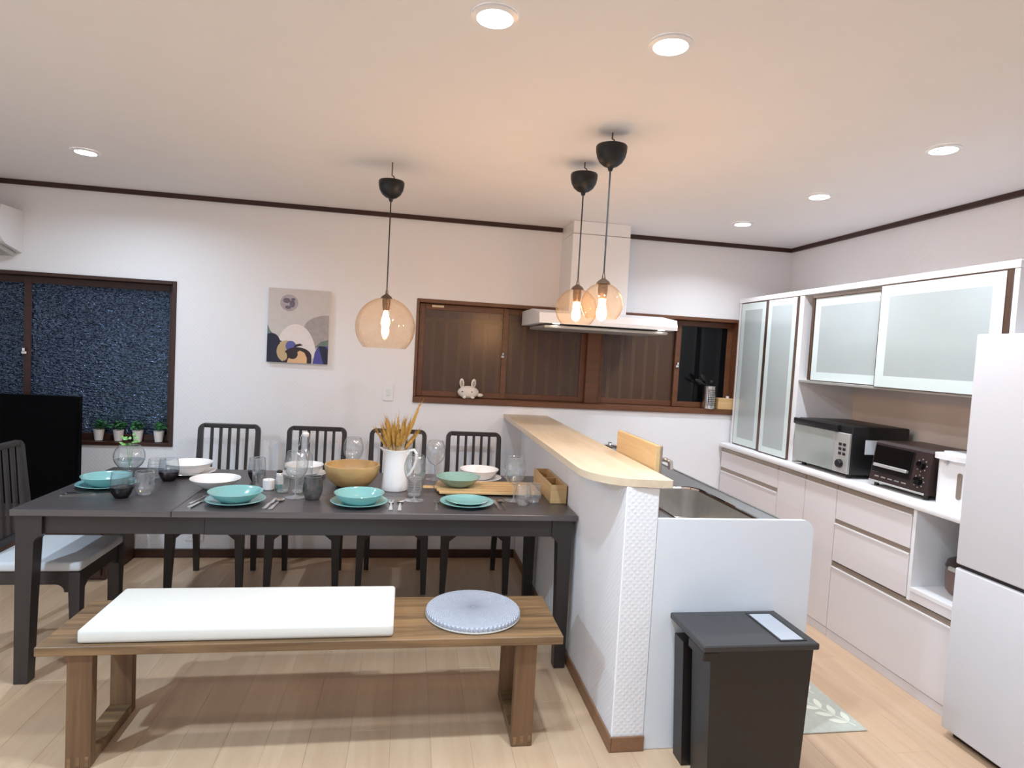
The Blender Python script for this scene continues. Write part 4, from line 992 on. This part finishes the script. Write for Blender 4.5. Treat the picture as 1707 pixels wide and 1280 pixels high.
t = thing('leaf_sprig', 'small bright green sprig standing in the round goblet', 'plant', (-1.390, 3.425, tz+.055))
b = MB(); rnd = random.Random(5)
for k in range(3): b.tube([(0, 0, .002), (.008*(k-1), .004, .06), (.016*(k-1), .004*k, .125)], .0012, 5)
b.build('stems', M['leaflight'], t)
b = MB()
for k in range(26):
    a = rnd.uniform(0, 2*pi); c = Vector((.030*cos(a)*rnd.random()**.5, .02*sin(a), rnd.uniform(.118, .165))); d = Vector((cos(a), sin(a)*.6, rnd.uniform(-.1, .6))).normalized(); n = d.cross(Vector((.3*cos(a*3), -.6, 1))).normalized()
    b.quadstrip([c, c+d*.012+n*.008, c+d*.026], [c+n*.0008, c+d*.012-n*.008, c+d*.026+n*.0008])
b.build('leaves', M['leaflight'], t, smooth=False, flip=False, kind='stuff')
def tumbler(name, label, x, y, R, H, mats, cat='glass', base=.62, belly=.42, rim=.86, band=None, group=None):
    """stemless glass; with two materials the lower part has the second"""
    t = thing(name, label, cat, (x, y, tz), 0, group)
    pr = []
    rb = R*base
    for k in range(13):
        f = k/12
        r = rb+(R-rb)*sin(min(1, f/belly)*pi/2) if f < belly else R-(R-R*rim)*((f-belly)/(1-belly))**1.6
        pr.append((r, .004+(H-.004)*f))
    if len(mats) == 2:
        ks = 5
        rimmed(pr[ks:], 36).build('glass_wall', [M[mats[0]], M['thick']], t, flip=False, angle=80)
        MB().lathe([(0, .001), (rb-.002, .001)]+pr[:ks+1], seg=36).build('dark_base', M[mats[1]], t, flip=False, angle=80, label='darker grey bottom')
    else:
        rimmed(pr, 36).build('glass_wall', [M[mats[0]], M['thick']], t, flip=False, angle=80)
        MB().lathe([(0, .0005), (rb-.002, .0005), (rb, .004), (rb-.002, .010), (0, .008)], seg=36).build('glass_base', M['thick' if mats[0] == 'clear' else mats[0]], t)
    if band:
        b = MB()
        for z in band:
            f = (z-.004)/(H-.004); r = rb+(R-rb)*sin(min(1, f/belly)*pi/2) if f < belly else R-(R-R*rim)*((f-belly)/(1-belly))**1.6
            b.lathe([(r+.0003, z-.0012), (r+.0015, z), (r+.0003, z+.0012)], seg=36)
        b.build('ridges', M['thick'], t)
    return t
G1, G2 = 'grey-based stemless glasses', 'clear tumblers on the table'
tumbler('stemless_glass', 'stemless glass with dark grey base in front of the teal bowl near the television', -1.257, 3.025, .047, .117, ('tinthi', 'tintlo'), group=G1)
tumbler('stemless_glass', 'stemless glass with dark grey base in front of the far left white bowl', -1.190, 3.395, .048, .113, ('tinthi', 'tintlo'), group=G1)
tumbler('stemless_glass', 'stemless glass with dark grey base, between wide white bowl and white candle', -.765, 3.415, .045, .125, ('tinthi', 'tintlo'), group=G1)
tumbler('drinking_glass', 'clear stemless glass on the bare table, beside the dark-based glass at the head end', -1.188, 3.095, .045, .107, ('clear',), group=G2)
tumbler('drinking_glass', 'clear ridged tumbler between the water goblet and a dark-based glass', -1.268, 3.455, .045, .100, ('clear',), band=[.035, .050, .065, .080], group=G2)
tumbler('drinking_glass', 'tall narrow clear glass just left of the white candle', -.725, 3.285, .034, .150, ('clear',), base=.75, rim=.8, group=G2)
tumbler('drinking_glass', 'short clear tumbler beside the white shaker, left of two', -.592, 3.190, .033, .082, ('clear',), base=.85, rim=1, group=G2)
tumbler('drinking_glass', 'short clear tumbler right behind the front left wine glass', -.520, 3.185, .033, .082, ('clear',), base=.85, rim=1, group=G2)
tumbler('drinking_glass', 'clear ringed tumbler seen through the wine glass by the pitcher', .054, 3.158, .037, .088, ('clear',), base=.9, rim=1, band=[.03, .042, .054, .066], group=G2)
tumbler('drinking_glass', 'clear round-bottomed tumbler near the bar, nearest the front edge', .586, 2.995, .040, .104, ('clear',), group=G2)
tumbler('drinking_glass', 'clear ridged tumbler beside the long wooden box', .655, 3.062, .038, .092, ('clear',), base=.8, rim=1, band=[.024, .034, .044, .054], group=G2)
tumbler('smoked_tumbler', 'smoked dark grey tumbler left of the front centre teal bowl', -.428, 3.050, .046, .112, ('smoke',), base=.72)
# bottle
t = thing('water_bottle', 'tall clear swing-top water bottle in the middle of the table', 'bottle', (-.522, 3.388, tz))
MB().lathe([(0, .002), (.036, .001), (.041, .006), (.042, .13), (.039, .152), (.026, .176), (.017, .195), (.0155, .235), (.018, .240), (.018, .252), (.0135, .254)], seg=32).build('bottle_body', M['clear'], t, angle=60)
MB().lathe([(.012, .248), (.017, .256), (.018, .266), (.012, .274), (0, .276)], seg=20).build('stopper', M['porcelain'], t)
MB().tube([(-.019, 0, .262), (-.024, 0, .245), (-.028, 0, .205), (-.045, 0, .190), (-.050, 0, .198)], .0014, 6).build('wire_clasp', M['chrome'], t)
MB().tube([(.019, 0, .262), (.022, 0, .24), (.018, 0, .215)], .0014, 6).build('wire_clasp', M['chrome'], t)
# candle, shaker
t = thing('candle_cup', 'short white candle cup beside the front left teal bowl', 'candle', (-.668, 3.235, tz))
MB().lathe([(0, 0), (.024, 0), (.028, .004), (.029, .050), (.027, .052), (.025, .046), (0, .044)], seg=28).build('cup', M['porcelain'], t)
MB().tube([(0, 0, .0445), (.001, 0, .052)], .001, 5).build('wick', M['black'], t)
t = thing('salt_shaker', 'white tapered shaker with a dark cap and patterned blue foot', 'shaker', (-.622, 3.262, tz))
MB().lathe([(0, 0), (.019, 0), (.020, .003), (.0195, .024)], seg=24).build('foot_band', M['tealdark'], t, label='dark blue-green band')
MB().lathe([(.0195, .0242), (.018, .05), (.014, .082), (0, .082)], seg=24).build('body', M['porcelain'], t)
MB().lathe([(.0145, .0822), (.015, .088), (.010, .094), (0, .095)], seg=24).build('cap', M['charcoal'], t)

# serving board of bamboo slats
t = thing('serving_board', 'bamboo serving board of long slats under the sage bowl', 'serving board', (.435, 3.297, tz))
for k in range(5):
    y = -.112+.056*k
    MB().box(-.275+.010*abs(k-2), .283, y-.0265, y+.0265, .008, .0222, .006, 2).build('slat', M['bamboo'], t)
for x in (-.20, .20): MB().box(x-.02, x+.02, -.125, .125, 0, .0078, .001).build('cross_bar', M['bamboo_y'], t, smooth=False)
MB().box(-.335, -.2755, -.022, .022, .008, .021, .008, 2).build('handle', M['bamboo'], t)
# two-compartment box
t = thing('wooden_box', 'long two-compartment wooden box at the table end against the bar wall', 'box', (.776, 3.250, tz))
for x in (-.040, .034): MB().box(x, x+.007, -.215, .215, .001, .095, .001).build('side_board', M['bamboo_y'], t, smooth=False)
for y in (-.222, .215): MB().box(-.041, .042, y, y+.007, .001, .0955, .001).build('end_board', M['bamboo'], t, smooth=False)
MB().box(-.0325, .0335, -.004, .004, .008, .088, .001).build('divider', M['bamboo'], t, smooth=False)
MB().box(-.0325, .0335, -.2145, .2145, .001, .0075).build('bottom_board', M['bamboo_y'], t, smooth=False)

# cutlery, laid from handle end to tip
def lay(o, p, q):
    p, q = Vector(p), Vector(q); d = q-p
    o.location = ((p.x+q.x)/2, (p.y+q.y)/2, tz); o.rotation_euler = (0, 0, math.atan2(d.y, d.x)-pi/2)
def handle_poly(y0, y1, w0, w1): return [(-w0, y0+.006), (-w0*.7, y0), (w0*.7, y0), (w0, y0+.006), (w1, y1), (-w1, y1)]
def fork(label, p, q):
    t = thing('fork', label, 'fork', group='cutlery on the table')
    MB().prism(handle_poly(-.095, .025, .0085, .0035), 'Z', .0005, .004).build('handle', M['cutlery'], t, smooth=False)
    b = MB().prism([(-.0035, .0252), (.0035, .0252), (.011, .042), (.012, .058), (-.012, .058), (-.011, .042)], 'Z', .001, .004)
    for k in range(4): b.box(-.0118+.0070*k, -.0118+.0070*k+.0028, .0575, .098, .0015, .0045)
    b.build('tines', M['cutlery'], t, smooth=False); lay(t, p, q)
def knife(label, p, q):
    t = thing('knife', label, 'knife', group='cutlery on the table')
    MB().prism(handle_poly(-.105, -.005, .0095, .0065), 'Z', .0005, .006).build('handle', M['cutlery'], t, smooth=False)
    MB().prism([(-.0062, -.0048), (.0062, -.0048), (.010, .01), (.010, .085), (.004, .104), (-.004, .108), (-.0062, .10)], 'Z', .0015, .0032).build('blade', M['cutlery'], t, smooth=False); lay(t, p, q)
def spoon(label, p, q):
    t = thing('spoon', label, 'spoon', group='cutlery on the table')
    MB().prism(handle_poly(-.098, .042, .0085, .0035), 'Z', .001, .0045).build('handle', M['cutlery'], t, smooth=False)
    b = MB(); n = 20
    for f, z in ((1, .006),): pass
    rings = [[b.bm.verts.new((.019*f*cos(2*pi*k/n), .070+.028*f*sin(2*pi*k/n), z)) for k in range(n)] for f, z in ((1, .0065), (.72, .003), (.35, .001))]
    for A, B in zip(rings, rings[1:]):
        for k in range(n): b.bm.faces.new((A[k], A[(k+1) % n], B[(k+1) % n], B[k]))
    b.bm.faces.new(rings[-1]); b.build('spoon_bowl', M['cutlery'], t); lay(t, p, q)
fork('fork lying beside the plate at the head of the table, nearest the table corner', (-1.525, 3.052), (-1.335, 3.100))
knife('knife lying behind the fork at the head of the table', (-1.515, 3.082), (-1.310, 3.130))
knife('knife tucked left of the front left teal bowl, handle towards the bench', (-.916, 2.860), (-.885, 3.060))
fork('fork behind the knife, left of the front left teal bowl', (-.935, 2.925), (-.905, 3.115))
knife('knife right of the front left teal bowl', (-.605, 2.850), (-.595, 3.055))
spoon('spoon right of the front left teal bowl, next to the wine glass foot', (-.578, 2.850), (-.565, 3.040))
fork('fork right of the front centre teal bowl', (-.054, 2.855), (-.056, 3.05))
spoon('spoon right of the front centre teal bowl, beside the wine glass foot', (-.014, 2.850), (-.012, 3.045))
fork('fork left of the stacked teal plates', (.156, 2.870), (.164, 3.065))
knife('knife right of the stacked teal plates', (.459, 2.880), (.450, 3.085))
spoon('spoon right of the stacked teal plates, beside the wine glass foot', (.488, 2.882), (.484, 3.075))
fork('fork at the back right, beside the white plate near the bar wall', (.600, 3.500), (.598, 3.690))
